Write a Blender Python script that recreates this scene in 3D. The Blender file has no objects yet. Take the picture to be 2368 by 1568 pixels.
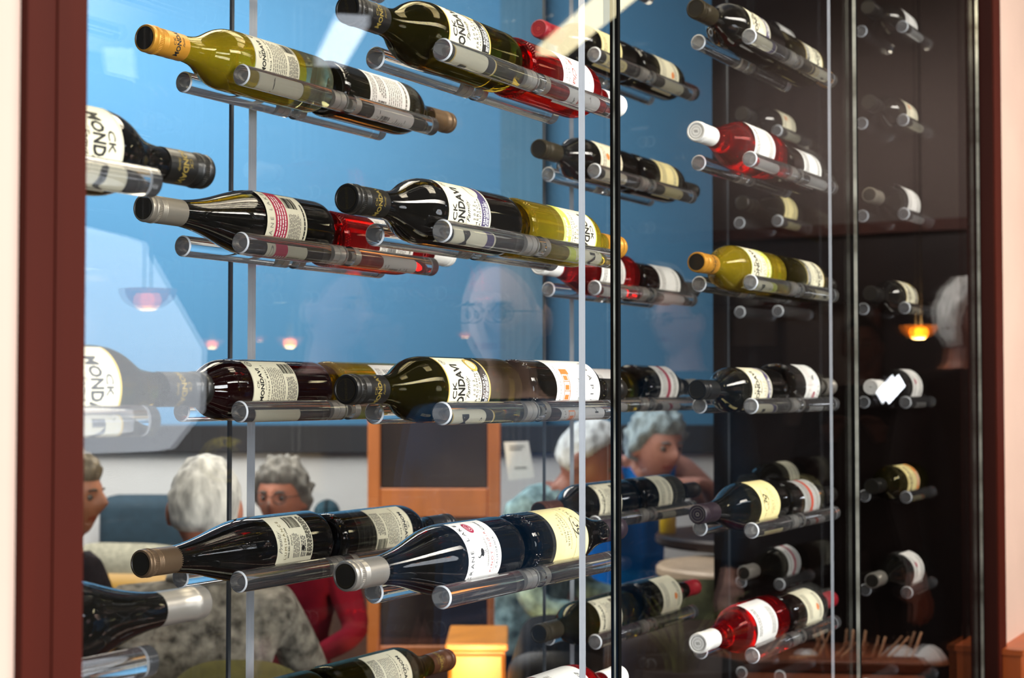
import bpy, bmesh, math, random
from mathutils import Vector, Matrix

random.seed(7)
sc = bpy.context.scene
C = sc.collection
# ------------------------------------------------------------------ units of the wine display
S = 0.195                 # vertical pitch of the racking, metres
EYE = 1.45                # lens height
def T(t, u, z=0.0):       # t runs along the display, u into it
    return Vector((t * S, u * S, z))

# ------------------------------------------------------------------ camera, world, lights, exposure
CAM = T(-7.319, -4.568, EYE)
FWD = Vector((0.871, 0.491, 0.0)).normalized()
RGT = Vector((0.491, -0.871, 0.0)).normalized()
PITCH = math.radians(1.87)
cam_d = bpy.data.cameras.new('camera')
cam = bpy.data.objects.new('camera', cam_d); C.objects.link(cam)
cam_d.sensor_width = 36.0
cam_d.lens = 3646 / 2368 * 36.0
cam.location = CAM
look = FWD * math.cos(PITCH) + Vector((0, 0, math.sin(PITCH)))
cam.rotation_euler = look.to_track_quat('-Z', 'Y').to_euler()
cam_d.dof.use_dof = True
cam_d.dof.focus_distance = 1.80
cam_d.dof.aperture_fstop = 8.0
cam_d.clip_start = 0.02
sc.camera = cam

w = bpy.data.worlds.new('world'); sc.world = w; w.use_nodes = True
w.node_tree.nodes['Background'].inputs[0].default_value = (0.30, 0.33, 0.38, 1)
w.node_tree.nodes['Background'].inputs[1].default_value = 0.35

def area(name, loc, target, sx, sy, power, col=(1, 1, 1)):
    l = bpy.data.lights.new(name, 'AREA'); l.shape = 'RECTANGLE'; l.size = sx; l.size_y = sy
    l.energy = power; l.color = col
    o = bpy.data.objects.new(name, l); C.objects.link(o); o.location = loc
    o.rotation_euler = (Vector(target) - Vector(loc)).to_track_quat('-Z', 'Y').to_euler()
    return o
# unseen area lights
area('assumed_window_light', (-0.9, -3.3, 1.75), (0.35, 0.0, 1.4), 2.0, 1.9, 86, (0.95, 0.98, 1.0)).data.spread = math.radians(100)  # assumed window, read off the bottle highlights; only a bare area light
area('added_far_wall_light', (4.7, -1.7, 2.9), (5.8, -1.2, 2.5), 1.6, 0.3, 5, (1.0, 0.95, 0.92)).data.spread = math.radians(80)  # unseen light, added to brighten the upper far wall
area('added_bar_light', (1.6, -2.3, 2.9), (1.4, 0.0, 1.2), 3.0, 0.5, 40, (1.0, 0.94, 0.84)).data.spread = math.radians(90)  # unseen light, added to brighten the bar side and right wall
area('added_dining_light', (2.1, 2.9, 2.95), (3.2, 3.2, 0.7), 3.0, 2.0, 190, (1.0, 0.96, 0.90))  # unseen light, added above the dining room
area('added_wall_wash', (2.7, 3.3, 3.0), (4.2, 3.1, 1.9), 3.2, 0.4, 4, (0.92, 0.97, 1.0))  # unseen light, added to wash the blue wall
area('assumed_alcove_light', (0.6, 0.25, 2.6), (0.75, 0.25, 1.0), 1.8, 0.35, 20, (1.0, 0.88, 0.66))  # assumed warm light above the racks, itself unseen

sc.view_settings.view_transform = 'Standard'
sc.view_settings.look = 'None'
sc.view_settings.gamma = 1.0
sc.view_settings.use_curve_mapping = False
sc.view_settings.exposure = 0.0
sc.cycles.use_denoising = True
sc.cycles.max_bounces = 14
sc.cycles.diffuse_bounces = 3
sc.cycles.glossy_bounces = 5
sc.cycles.transmission_bounces = 12
sc.cycles.transparent_max_bounces = 24
sc.cycles.caustics_refractive = True
sc.cycles.caustics_reflective = False
sc.cycles.sample_clamp_indirect = 4.0
sc.cycles.use_adaptive_sampling = True

# ------------------------------------------------------------------ materials
MAT = {}
def lin(h):
    h = h.lstrip('#')
    v = [int(h[i:i + 2], 16) / 255 for i in (0, 2, 4)]
    return tuple((c / 12.92 if c <= 0.04045 else ((c + 0.055) / 1.055) ** 2.4) for c in v)
def mat(name, col, rough=0.5, metal=0.0, coat=0.0, spec=0.5, emit=None, es=0.0, noise=None, bump=None, alpha=None):
    if name in MAT: return MAT[name]
    m = bpy.data.materials.new(name); m.use_nodes = True
    nt = m.node_tree; b = nt.nodes['Principled BSDF']
    if isinstance(col, str): col = lin(col)
    b.inputs['Base Color'].default_value = (*col, 1)
    b.inputs['Roughness'].default_value = rough
    b.inputs['Metallic'].default_value = metal
    b.inputs['Coat Weight'].default_value = coat
    b.inputs['Specular IOR Level'].default_value = spec
    if emit:
        b.inputs['Emission Color'].default_value = (*(lin(emit) if isinstance(emit, str) else emit), 1)
        b.inputs['Emission Strength'].default_value = es
    if noise:                                   # (scale, amount, stretch xyz)
        tc = nt.nodes.new('ShaderNodeTexCoord'); mp = nt.nodes.new('ShaderNodeMapping')
        nz = nt.nodes.new('ShaderNodeTexNoise'); cr = nt.nodes.new('ShaderNodeValToRGB')
        nz.inputs['Scale'].default_value = noise[0]; nz.inputs['Detail'].default_value = 5
        mp.inputs['Scale'].default_value = noise[2] if len(noise) > 2 else (1, 1, 1)
        k = noise[1]
        cr.color_ramp.elements[0].position = 0.3; cr.color_ramp.elements[1].position = 0.7
        cr.color_ramp.elements[0].color = (*[c * (1 - k) for c in col], 1)
        cr.color_ramp.elements[1].color = (*[min(1, c * (1 + k)) for c in col], 1)
        nt.links.new(tc.outputs['Object'], mp.inputs[0]); nt.links.new(mp.outputs[0], nz.inputs['Vector'])
        nt.links.new(nz.outputs['Fac'], cr.inputs[0]); nt.links.new(cr.outputs[0], b.inputs['Base Color'])
    if bump:                                    # (scale, strength)
        nb = nt.nodes.new('ShaderNodeTexNoise'); nb.inputs['Scale'].default_value = bump[0]; nb.inputs['Detail'].default_value = 3
        bp = nt.nodes.new('ShaderNodeBump'); bp.inputs['Strength'].default_value = bump[1]; bp.inputs['Distance'].default_value = 0.002
        nt.links.new(nb.outputs['Fac'], bp.inputs['Height']); nt.links.new(bp.outputs[0], b.inputs['Normal'])
    MAT[name] = m
    return m
def pane_mat(name, tint=(1, 1, 1), boost=1.0):  # clear flat glass: Fresnel mirror over a clear pane
    m = bpy.data.materials.new(name); m.use_nodes = True; nt = m.node_tree; nt.nodes.clear()
    out = nt.nodes.new('ShaderNodeOutputMaterial'); mix = nt.nodes.new('ShaderNodeMixShader')
    tr = nt.nodes.new('ShaderNodeBsdfTransparent'); gl = nt.nodes.new('ShaderNodeBsdfGlossy')
    tr.inputs[0].default_value = (*tint, 1); gl.inputs['Roughness'].default_value = 0.0
    ge = nt.nodes.new('ShaderNodeNewGeometry'); dt = nt.nodes.new('ShaderNodeVectorMath'); dt.operation = 'DOT_PRODUCT'
    nt.links.new(ge.outputs['Incoming'], dt.inputs[0]); nt.links.new(ge.outputs['Normal'], dt.inputs[1])
    def mth(op, a, b=None):
        n = nt.nodes.new('ShaderNodeMath'); n.operation = op
        for i, v in enumerate((a, b)):
            if v is None: continue
            if isinstance(v, (int, float)): n.inputs[i].default_value = v
            else: nt.links.new(v, n.inputs[i])
        return n.outputs[0]
    c = mth('ABSOLUTE', dt.outputs['Value']); p = mth('POWER', mth('SUBTRACT', 1.0, c), 5.0)
    f = mth('MULTIPLY', mth('ADD', mth('MULTIPLY', p, 0.957), 0.043), boost)
    nt.links.new(f, mix.inputs[0]); nt.links.new(tr.outputs[0], mix.inputs[1]); nt.links.new(gl.outputs[0], mix.inputs[2])
    nt.links.new(mix.outputs[0], out.inputs[0]); MAT[name] = m
    return m
def glass_mat(name, col, ior=1.5, rough=0.0, body=None, fac=0.0):   # solid glass (or wine), part of it cloudy
    m = bpy.data.materials.new(name); m.use_nodes = True; nt = m.node_tree; nt.nodes.clear()
    out = nt.nodes.new('ShaderNodeOutputMaterial'); g = nt.nodes.new('ShaderNodeBsdfGlass')
    g.inputs['Color'].default_value = (*col, 1); g.inputs['IOR'].default_value = ior; g.inputs['Roughness'].default_value = rough
    if body is None: nt.links.new(g.outputs[0], out.inputs[0])
    else:
        p = nt.nodes.new('ShaderNodeBsdfPrincipled'); p.inputs['Base Color'].default_value = (*body, 1)
        p.inputs['Roughness'].default_value = 0.03; p.inputs['IOR'].default_value = 1.5
        mx = nt.nodes.new('ShaderNodeMixShader'); mx.inputs[0].default_value = fac
        nt.links.new(g.outputs[0], mx.inputs[1]); nt.links.new(p.outputs[0], mx.inputs[2]); nt.links.new(mx.outputs[0], out.inputs[0])
    MAT[name] = m
    return m

M_pane = pane_mat('clear_pane')
M_sheet = pane_mat('rack_sheet_glass', (0.99, 0.995, 0.995), 0.8)
M_acr = glass_mat('clear_acrylic', (1, 1, 1), 1.49, 0, (0.85, 0.86, 0.88), 0.025)
M_edge = mat('polished_glass_edge', '#989ca2', 0.25, 0.0, 0.3, bump=(9, 0.5))
M_edge_b = mat('grey_glass_edge', '#6e747a', 0.25, 0.4)
M_gasket = mat('black_gasket', '#060606', 0.7, 0, 0, 0.06)
M_seam = mat('bright_seam_edge', '#d8d2ba', 0.2, 0.6, noise=(7, 0.75, (1, 1, 2.2)))
M_steel = mat('satin_steel', '#d8d5cd', 0.35, 0.55)
GL = {
 'black': mat('black_wine_glass', (0.0045, 0.0042, 0.0036), 0.035, 0, 0.4),
 'red': mat('dark_red_wine_glass', (0.008, 0.0018, 0.0018), 0.035, 0, 0.4),
 'olive': glass_mat('olive_bottle_glass', (0.42, 0.35, 0.07), 1.45, 0, (0.022, 0.019, 0.004), 0.26),
 'yellow': glass_mat('white_wine_glass', (0.90, 0.74, 0.13), 1.40, 0, (0.34, 0.25, 0.012), 0.42),
 'rose': glass_mat('rose_wine_glass', (0.95, 0.07, 0.06), 1.40, 0, (0.20, 0.005, 0.008), 0.22),
 'amber': glass_mat('pale_rose_glass', (0.9, 0.30, 0.14), 1.42, 0, (0.30, 0.06, 0.02), 0.40),
}
M_clear_heel = glass_mat('clear_heel_glass', (0.80, 0.82, 0.62), 1.42, 0, (0.16, 0.16, 0.10), 0.4)
M_knurl = {k: GL[k] for k in GL}
M_knurl['yellow'] = glass_mat('yellow_heel_glass', (0.95, 0.72, 0.08), 1.45, 0, (0.45, 0.33, 0.02), 0.4)
M_knurl['rose'] = glass_mat('red_heel_glass', (0.95, 0.03, 0.03), 1.45, 0, (0.50, 0.008, 0.012), 0.5)
CAPM = {
 'gold': mat('gold_cap', '#c58a2e', 0.38, 0.35), 'black': mat('black_cap', '#141310', 0.38, 0.15, 0.2),
 'silver': mat('silver_cap', '#b9b3a9', 0.33, 0.75), 'greyed': mat('warm_grey_cap', '#8f887b', 0.4, 0.6),
 'bronze': mat('bronze_cap', '#75604a', 0.38, 0.6), 'brown': mat('brown_cap', '#4a2a1c', 0.4, 0.2),
 'white': mat('white_cap', '#e8e6e0', 0.45), 'redcap': mat('red_cap', '#8a1420', 0.4), 'plum': mat('plum_cap', '#241820', 0.45),
 'olivecap': mat('dark_olive_cap', '#332c1c', 0.4, 0.3),
}
P_cream = mat('cream_paper', '#e9e2c4', 0.6); P_ivory = mat('ivory_paper', '#d6d0b6', 0.6)
P_white = mat('white_paper', '#eceae4', 0.6); P_butter = mat('butter_paper', '#efe0a0', 0.6)
P_grey = mat('grey_paper', '#a9a8a6', 0.6)
I_black = mat('black_ink', '#15130f', 0.6); I_grey = mat('grey_ink', '#77736a', 0.6); I_gold = mat('gold_ink', '#d9b95a', 0.45, 0.2)
I_goldt = mat('dull_gold_ink', '#8a7636', 0.45, 0.4)
I_dim = mat('dim_gold_ink', '#3a321c', 0.5, 0.3); M_capend = mat('dark_cap_end', '#1e1b15', 0.45, 0.2)
I_white = mat('white_ink', '#e6e4dc', 0.6); I_purple = mat('purple_ink', '#43375f', 0.6); I_lime = mat('lime_ink', '#c6ce52', 0.6)
I_crim = mat('crimson_ink', '#a3163c', 0.6); I_or = mat('orange_ink', '#e07a30', 0.6); I_red = mat('red_ink', '#b23a2c', 0.6)

# ------------------------------------------------------------------ mesh helper
class MB:
    def __init__(s): s.v = []; s.f = []; s.m = []; s.mats = []
    def mi(s, m):
        if m not in s.mats: s.mats.append(m)
        return s.mats.index(m)
    def add(s, vs, fs, m):
        o = len(s.v); k = s.mi(m); s.v += [tuple(p) for p in vs]
        s.f += [tuple(i + o for i in f) for f in fs]; s.m += [k] * len(fs)
    def box(s, lo, hi, m, M=None):
        x0, y0, z0 = lo; x1, y1, z1 = hi
        vs = [Vector(p) for p in ((x0,y0,z0),(x1,y0,z0),(x1,y1,z0),(x0,y1,z0),(x0,y0,z1),(x1,y0,z1),(x1,y1,z1),(x0,y1,z1))]
        if M: vs = [M @ p for p in vs]
        s.add(vs, [(0,3,2,1),(4,5,6,7),(0,1,5,4),(1,2,6,5),(2,3,7,6),(3,0,4,7)], m)
    def lathe(s, prof, m, n=40, M=None, a0=0.0):        # prof [(r, z)] bottom to top, caps where r = 0
        vs = []; fs = []; rows = []
        for r, z in prof:
            if r < 1e-6: rows.append([len(vs)]); vs.append(Vector((0, 0, z)))
            else:
                rows.append(list(range(len(vs), len(vs) + n)))
                vs += [Vector((r * math.sin(a0 + 2 * math.pi * i / n), -r * math.cos(a0 + 2 * math.pi * i / n), z)) for i in range(n)]
        for a, b in zip(rows, rows[1:]):
            for i in range(n):
                j = (i + 1) % n
                if len(a) == 1 and len(b) == 1: continue
                if len(a) == 1: fs.append((a[0], b[j], b[i]))
                elif len(b) == 1: fs.append((a[i], a[j], b[0]))
                else: fs.append((a[i], a[j], b[j], b[i]))
        if M: vs = [M @ p for p in vs]
        s.add(vs, fs, m)
    def tube(s, pts, r, m, n=8, closed=False):
        pts = [Vector(p) for p in pts]; rs = r if isinstance(r, (list, tuple)) else [r] * len(pts); vs = []; k = len(pts)
        for i, p in enumerate(pts):
            a = pts[(i - 1) % k] if (closed or i) else pts[0]; b = pts[(i + 1) % k] if (closed or i < k - 1) else pts[-1]
            d = (b - a).normalized(); q = d.cross(Vector((0, 0, 1)) if abs(d.z) < 0.9 else Vector((1, 0, 0))).normalized(); e = d.cross(q)
            vs += [p + (q * math.cos(2 * math.pi * j / n) + e * math.sin(2 * math.pi * j / n)) * rs[i] for j in range(n)]
        fs = []
        for i in range(k if closed else k - 1):
            for j in range(n):
                i2 = (i + 1) % k
                fs.append((i * n + j, i * n + (j + 1) % n, i2 * n + (j + 1) % n, i2 * n + j))
        if not closed: fs += [tuple(range(n))[::-1], tuple((k - 1) * n + j for j in range(n))]
        s.add(vs, fs, m)
    def ball(s, c, r, m, n=12, k=8, sc3=(1, 1, 1)):
        prof = [(r * math.sin(math.pi * i / k), -r * math.cos(math.pi * i / k)) for i in range(k + 1)]
        prof[0] = (0, -r); prof[-1] = (0, r)
        s.lathe(prof, m, n, Matrix.Translation(c) @ Matrix.Diagonal((*sc3, 1)))
    def mesh(s, name, smooth=True, ang=None):
        me = bpy.data.meshes.new(name); me.from_pydata(s.v, [], s.f)
        for m in s.mats: me.materials.append(m)
        me.polygons.foreach_set('material_index', s.m)
        me.polygons.foreach_set('use_smooth', [smooth] * len(s.f)); me.update()
        if smooth and ang: me.set_sharp_from_angle(angle=math.radians(ang))
        return me
def link(name, me, parent=None, M=None):
    o = bpy.data.objects.new(name, me); C.objects.link(o)
    if parent: o.parent = parent
    if M is not None: o.matrix_local = M
    return o
def empty(name, loc=(0, 0, 0), M=None):
    o = bpy.data.objects.new(name, None); C.objects.link(o); o.empty_display_size = 0.05
    if M is not None: o.matrix_world = M
    else: o.location = loc
    return o
def tag(o, label=None, cat=None, group=None, kind=None):
    if label: o['label'] = label
    if cat: o['category'] = cat
    if group: o['group'] = group
    if kind: o['kind'] = kind
    return o

# ------------------------------------------------------------------ the display alcove: walls, casing, panes
U_F, U_B = -0.53, 2.42            # front and rear glazing planes
TP = {0: -3.36, 1: 1.057, 2: 5.76, 3: 10.26}
TH = 0.085                        # rack sheet thickness
M_plaster = mat('pink_plaster', '#c6a898', 0.85, bump=(60, 0.25), noise=(6, 0.04))
M_frame = mat('stained_brown_frame', '#3f1208', 0.6, 0, 0, 0.12, noise=(30, 0.12, (1, 1, 0.08)))
M_frame_d = mat('dark_brown_frame', '#2c0e08', 0.6, 0, 0, 0.12, noise=(30, 0.12, (1, 1, 0.08)))
M_oak = mat('orange_oak', '#a8501f', 0.4, noise=(14, 0.22, (1, 1, 0.12)))
M_alder = mat('alder_wood', '#b36a35', 0.45, noise=(16, 0.2, (1, 1, 0.15)))
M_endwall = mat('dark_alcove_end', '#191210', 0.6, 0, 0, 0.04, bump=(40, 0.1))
Z_TOP, Z_BOT = 2.55, 0.62
U_W = -0.66                       # face of the wall
b = MB(); b.box(T(-16, U_W, 0), T(-3.62, U_W + 0.5, 3.5), M_plaster)
tag(link('wall_left', b.mesh('wall_left', False)), 'pale pink plaster wall left of the wine display', None, None, 'structure')
b = MB(); b.box(T(10.36, U_W, 0), T(40, U_W + 0.5, 3.5), M_plaster)
tag(link('wall_right', b.mesh('wall_right', False)), 'pale pink plaster wall right of the wine display', None, None, 'structure')
b = MB(); b.box(T(-3.62, U_W, Z_TOP), T(10.36, U_W + 0.3, 3.5), M_plaster); b.box(T(-3.62, U_W, 0), T(10.36, U_W + 0.3, Z_BOT), M_plaster)
tag(link('wall_front', b.mesh('wall_front', False)), 'plaster above and below the wine display', None, None, 'structure')
b = MB()
b.box(T(-3.655, U_W - 0.035, Z_BOT - .05), T(-3.60, U_W + 0.3, Z_TOP), M_frame)
b.box(T(-3.60, U_W - 0.025, Z_BOT - .05), T(-3.39, U_W + 0.3, Z_TOP), M_frame)
b.box(T(-3.52, U_W - 0.032, Z_BOT - .05), T(-3.385, U_W + 0.0, Z_TOP), M_frame)
tag(link('trim_1', b.mesh('trim_1', False)), 'brown stained wood casing at the left edge', None, None, 'structure')
b = MB()
b.box(T(10.34, U_F + 0.09, Z_BOT), T(10.50, U_W - 0.03, Z_TOP), M_frame_d)
b.box(T(10.36, U_W - 0.045, Z_BOT), T(10.72, U_W + 0.1, Z_TOP), M_frame)
tag(link('trim_2', b.mesh('trim_2', False)), 'dark brown wood casing right of the rack', None, None, 'structure')
b = MB(); b.box(T(10.52, U_W - 0.24, 0), T(40, U_W, EYE - 2.84 * S - 0.012), M_oak); b.box(T(10.50, U_W - 0.26, EYE - 2.84 * S - 0.012), T(40, U_W, EYE - 2.84 * S), M_oak)
tag(link('baseboard_right', b.mesh('baseboard_right', False)), 'orange oak wainscot along the right wall', None, None, 'structure')
b = MB(); b.box(T(10.345, U_F + 0.05, 0), T(10.6, 2.62, 3.0), M_endwall)
tag(link('wall_end', b.mesh('wall_end', False)), 'dark end wall of the wine display', None, None, 'structure')
b = MB(); b.box(T(-3.62, U_W + .3, Z_BOT - 0.04), T(10.36, U_B + .1, Z_BOT), M_frame_d)
tag(link('trim_3', b.mesh('trim_3', False)), 'dark sill inside the wine display', None, None, 'structure')

SEAM_F = [-3.45, 1.09, 5.80, 10.30]
SEAM_B = [-3.45, 1.143, 5.69, 10.345]
def glazing(u, names, front):
    for i, nm in enumerate(names):
        a, c = (SEAM_F if front else SEAM_B)[i:i + 2]
        b = MB(); b.box(T(a + .012, u - .022, Z_BOT), T(c - .012, u + .022, Z_TOP), M_pane)
        o = link(nm, b.mesh(nm, False)); tag(o, 'clear glass pane %s the wine racks' % ('in front of' if front else 'behind'), None, None, 'structure')
        g = MB()
        if front:
            g.box(T(c - .016, u - .026, Z_BOT), T(c + .018, u + .026, Z_TOP), M_gasket)
            g.box(T(c - .0175, u - (.006 if i == 0 else .024), Z_BOT), T(c - .0162, u + .006, Z_TOP), M_seam)
        else:
            g.box(T(c - .014, u - .01, Z_BOT), T(c + .014, u + .01, Z_TOP), M_edge_b)
        link('gasket', g.mesh('gasket', False), o)
glazing(U_F, ['window_1', 'window_2', 'window_3'], True)
glazing(U_B, ['window_4', 'window_5', 'window_6'], False)

# ------------------------------------------------------------------ the racks: glass sheet, acrylic rods, steel standoffs
RR = 0.065 * S                    # rod radius
RL = 1.06 * S                     # rod length each side
COLS = {'B': 0.0, 'A': 1.405}     # near rod of each column
GAP = 0.445                       # rod spacing in a pair
def rod_z(r): return EYE - (0.125 + r) * S
M_end = glass_mat('sawn_acrylic_end', (1, 1, 1), 1.49, 0.05, (0.75, 0.77, 0.8), 0.14)
M_rim = mat('frosted_acrylic_rim', '#d8dce0', 0.35)
def rod_mesh(n=32):
    b = MB(); bev = 0.0016; L = RL - TH * S / 2
    b.lathe([(0, 0), (RR, 0), (RR, L - bev), (RR - bev, L), (0, L)], M_acr, n)
    for i, f in enumerate(b.f):
        zs = [b.v[q][2] for q in f]
        if min(zs) > L - bev * .5: b.m[i] = b.mi(M_end)
        elif max(zs) > L - bev * .5: b.m[i] = b.mi(M_rim)
    return b.mesh('rod', True, 35)
ROD = rod_mesh()
b = MB(); b.lathe([(0, 0.001), (0.0062, 0.001), (0.0062, 0.012), (0.0052, 0.0125), (0.0052, 0.017), (0.0060, 0.0175), (0.0060, 0.025), (0, 0.025)], M_steel, 20); STAND_L = b.mesh('standoff', True, 35)
b = MB(); b.lathe([(0, 0.001), (0.0062, 0.001), (0.0062, 0.011), (0.0052, 0.0115), (0.0052, 0.017), (0, 0.017)], M_steel, 20); STAND_S = b.mesh('standoff', True, 35)
AX_F = Matrix(((0, 0, -1, 0), (0, 1, 0, 0), (1, 0, 0, 0), (0, 0, 0, 1)))   # local z -> -x
AX_B = Matrix(((0, 0, 1, 0), (0, 1, 0, 0), (-1, 0, 0, 0), (0, 0, 0, 1)))   # local z -> +x
def rack(p, rows, cols, sides, label):
    t = TP[p]; root = empty('wine_rack', T(t, 0.92, Z_BOT)); tag(root, label, 'wine rack')
    if p != 3:
        b = MB(); lo = T(-TH / 2, -1.245, 0); hi = T(TH / 2, 1.245, Z_TOP - Z_BOT)
        b.box(lo, hi, M_sheet)
        for i in range(6):
            if abs(Vector(b.v[b.f[i][0]]).y + Vector(b.v[b.f[i][2]]).y) / 2 > 1.2 * S: b.m[i] = b.mi(M_edge)
        link('glass_sheet', b.mesh('glass_sheet', False), root)
    for r in rows:
        for c in cols:
            for k in (0, 1):
                for sd in sides:
                    u = COLS[c] + k * GAP - 0.92
                    off = (TH / 2 if p != 3 else -0.06) * (-1 if sd == 'F' else 1)
                    if p == 3: off = -0.0
                    M = Matrix.Translation(T(off, u, rod_z(r) - Z_BOT)) @ (AX_F if sd == 'F' else AX_B)
                    o = link('rod', ROD, root, M)
                    if p != 3: link('standoff', STAND_L if sd == 'F' else STAND_S, o)
rack(0, (-1, 0, 1), 'B', 'B', 'clear glass rack sheet with acrylic rods, cut off by the left casing')
rack(1, (-3, -2, -1, 0, 1, 2), 'AB', 'FB', 'large clear glass rack sheet with acrylic rods, nearest in full view')
rack(2, (-4, -3, -2, -1, 0, 1, 2), 'AB', 'FB', 'second clear glass rack sheet with acrylic rods, behind the black seam')
rack(3, (-5, -4, -3, -2, -1, 0, 1, 2, 3), 'AB', 'F', 'acrylic rods pegged into the dark end wall at the right')

# ------------------------------------------------------------------ bottles
MM = 0.001
def prof_mesh(name, prof, m, n=48, heel=None, ang=40):
    b = MB(); b.lathe([(r * MM, z * MM) for r, z in prof], m, n)
    if heel:                                     # clear glass below the wine
        k = b.mi(heel[1])
        for i, f in enumerate(b.f):
            if max(b.v[q][2] for q in f) < heel[0] * MM: b.m[i] = k
    return b.mesh(name, True, ang)
BORD = [(0, 22), (12, 20), (24, 8), (29, 1.2), (32, 0), (35, 1.6), (36.4, 6), (36.6, 14), (36.6, 60), (36.6, 120), (36.6, 165), (36.3, 174), (35.2, 183),
        (33.0, 191), (29.6, 199), (25.5, 207), (21.6, 215), (18.4, 223), (16.4, 231), (15.2, 240), (14.6, 250), (14.3, 262), (14.3, 300), (0, 300)]
BURG = [(0, 20), (12, 18), (26, 7), (32, 1.2), (35, 0), (38, 1.8), (39.6, 7), (39.8, 16), (39.8, 70), (39.8, 122), (39.3, 134), (37.6, 147), (34.8, 160),
        (31.0, 174), (27.0, 188), (23.2, 202), (20.0, 216), (17.6, 230), (16.0, 243), (15.0, 255), (14.6, 300), (0, 300)]
SLIM = [(0, 20), (12, 18), (26, 7), (31, 1.2), (34, 0), (37, 1.8), (38.4, 7), (38.6, 16), (38.6, 60), (38.6, 124), (37.9, 138), (35.6, 155), (31.8, 173),
        (27.4, 191), (23.0, 209), (19.4, 226), (16.8, 242), (15.4, 256), (14.8, 300), (0, 300)]
SHAPE = {'bord': (BORD, 36.6, 250), 'burg': (BURG, 39.8, 250), 'slim': (SLIM, 38.6, 252)}
_bm = {}
def body_mesh(shape, glass, clear=False):
    k = (shape, glass, clear)
    if k not in _bm: _bm[k] = prof_mesh('body', SHAPE[shape][0], GL[glass], 48, (80, M_clear_heel) if clear else None)
    return _bm[k]
# raised grip around the foot of a bottle
_km = {}
def knurl_mesh(shape, glass):
    k = (shape, glass)
    if k not in _km:
        b = MB(); R = SHAPE[shape][1] * MM
        for row, (z, n) in enumerate(((4.6, 64), (8.0, 64), (11.4, 64))):
            rr = {4.6: 0.965, 8.0: 0.985, 11.4: 0.985}[z] * R
            for i in range(n):
                a = 2 * math.pi * (i + 0.5 * (row % 2)) / n
                c = Vector((rr * math.sin(a), -rr * math.cos(a), z * MM)); o = Vector((math.sin(a), -math.cos(a), 0)); tt = Vector((math.cos(a), math.sin(a), 0))
                d = 1.35 * MM; up = Vector((0, 0, 1))
                b.add([c + tt * d, c + up * d, c - tt * d, c - up * d, c + o * d * 0.8], [(0, 1, 4), (1, 2, 4), (2, 3, 4), (3, 0, 4)], M_knurl[glass])
        _km[k] = b.mesh('foot_knurling', True, 60)
    return _km[k]

# text as flat outlines, bent round a bottle
_tx = {}
def text2d(s, size, bold=0.0, shear=0.0, space=1.0, narrow=1.0):
    k = (s, size, bold, shear, space, narrow)
    if k not in _tx:
        cu = bpy.data.curves.new('t', 'FONT'); cu.body = s; cu.size = 1.0; cu.align_x = 'CENTER'; cu.align_y = 'CENTER'
        cu.offset = bold; cu.shear = shear; cu.space_character = space; cu.resolution_u = 2; cu.fill_mode = 'FRONT'
        o = bpy.data.objects.new('t', cu); C.objects.link(o)
        dg = bpy.context.evaluated_depsgraph_get(); me = o.evaluated_get(dg).to_mesh()
        vs = [(v.co.x, v.co.y) for v in me.vertices]; fs = [tuple(p.vertices) for p in me.polygons]
        o.evaluated_get(dg).to_mesh_clear(); bpy.data.objects.remove(o); bpy.data.curves.remove(cu)
        ys = [v[1] for v in vs] or [0, 1]; xs = [v[0] for v in vs] or [0, 1]; h = (max(ys) - min(ys)) or 1
        f = size / h; cx = (max(xs) + min(xs)) / 2; cy = (max(ys) + min(ys)) / 2
        _tx[k] = ([((x - cx) * f * narrow, (y - cy) * f) for x, y in vs], fs)
    return _tx[k]
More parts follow.
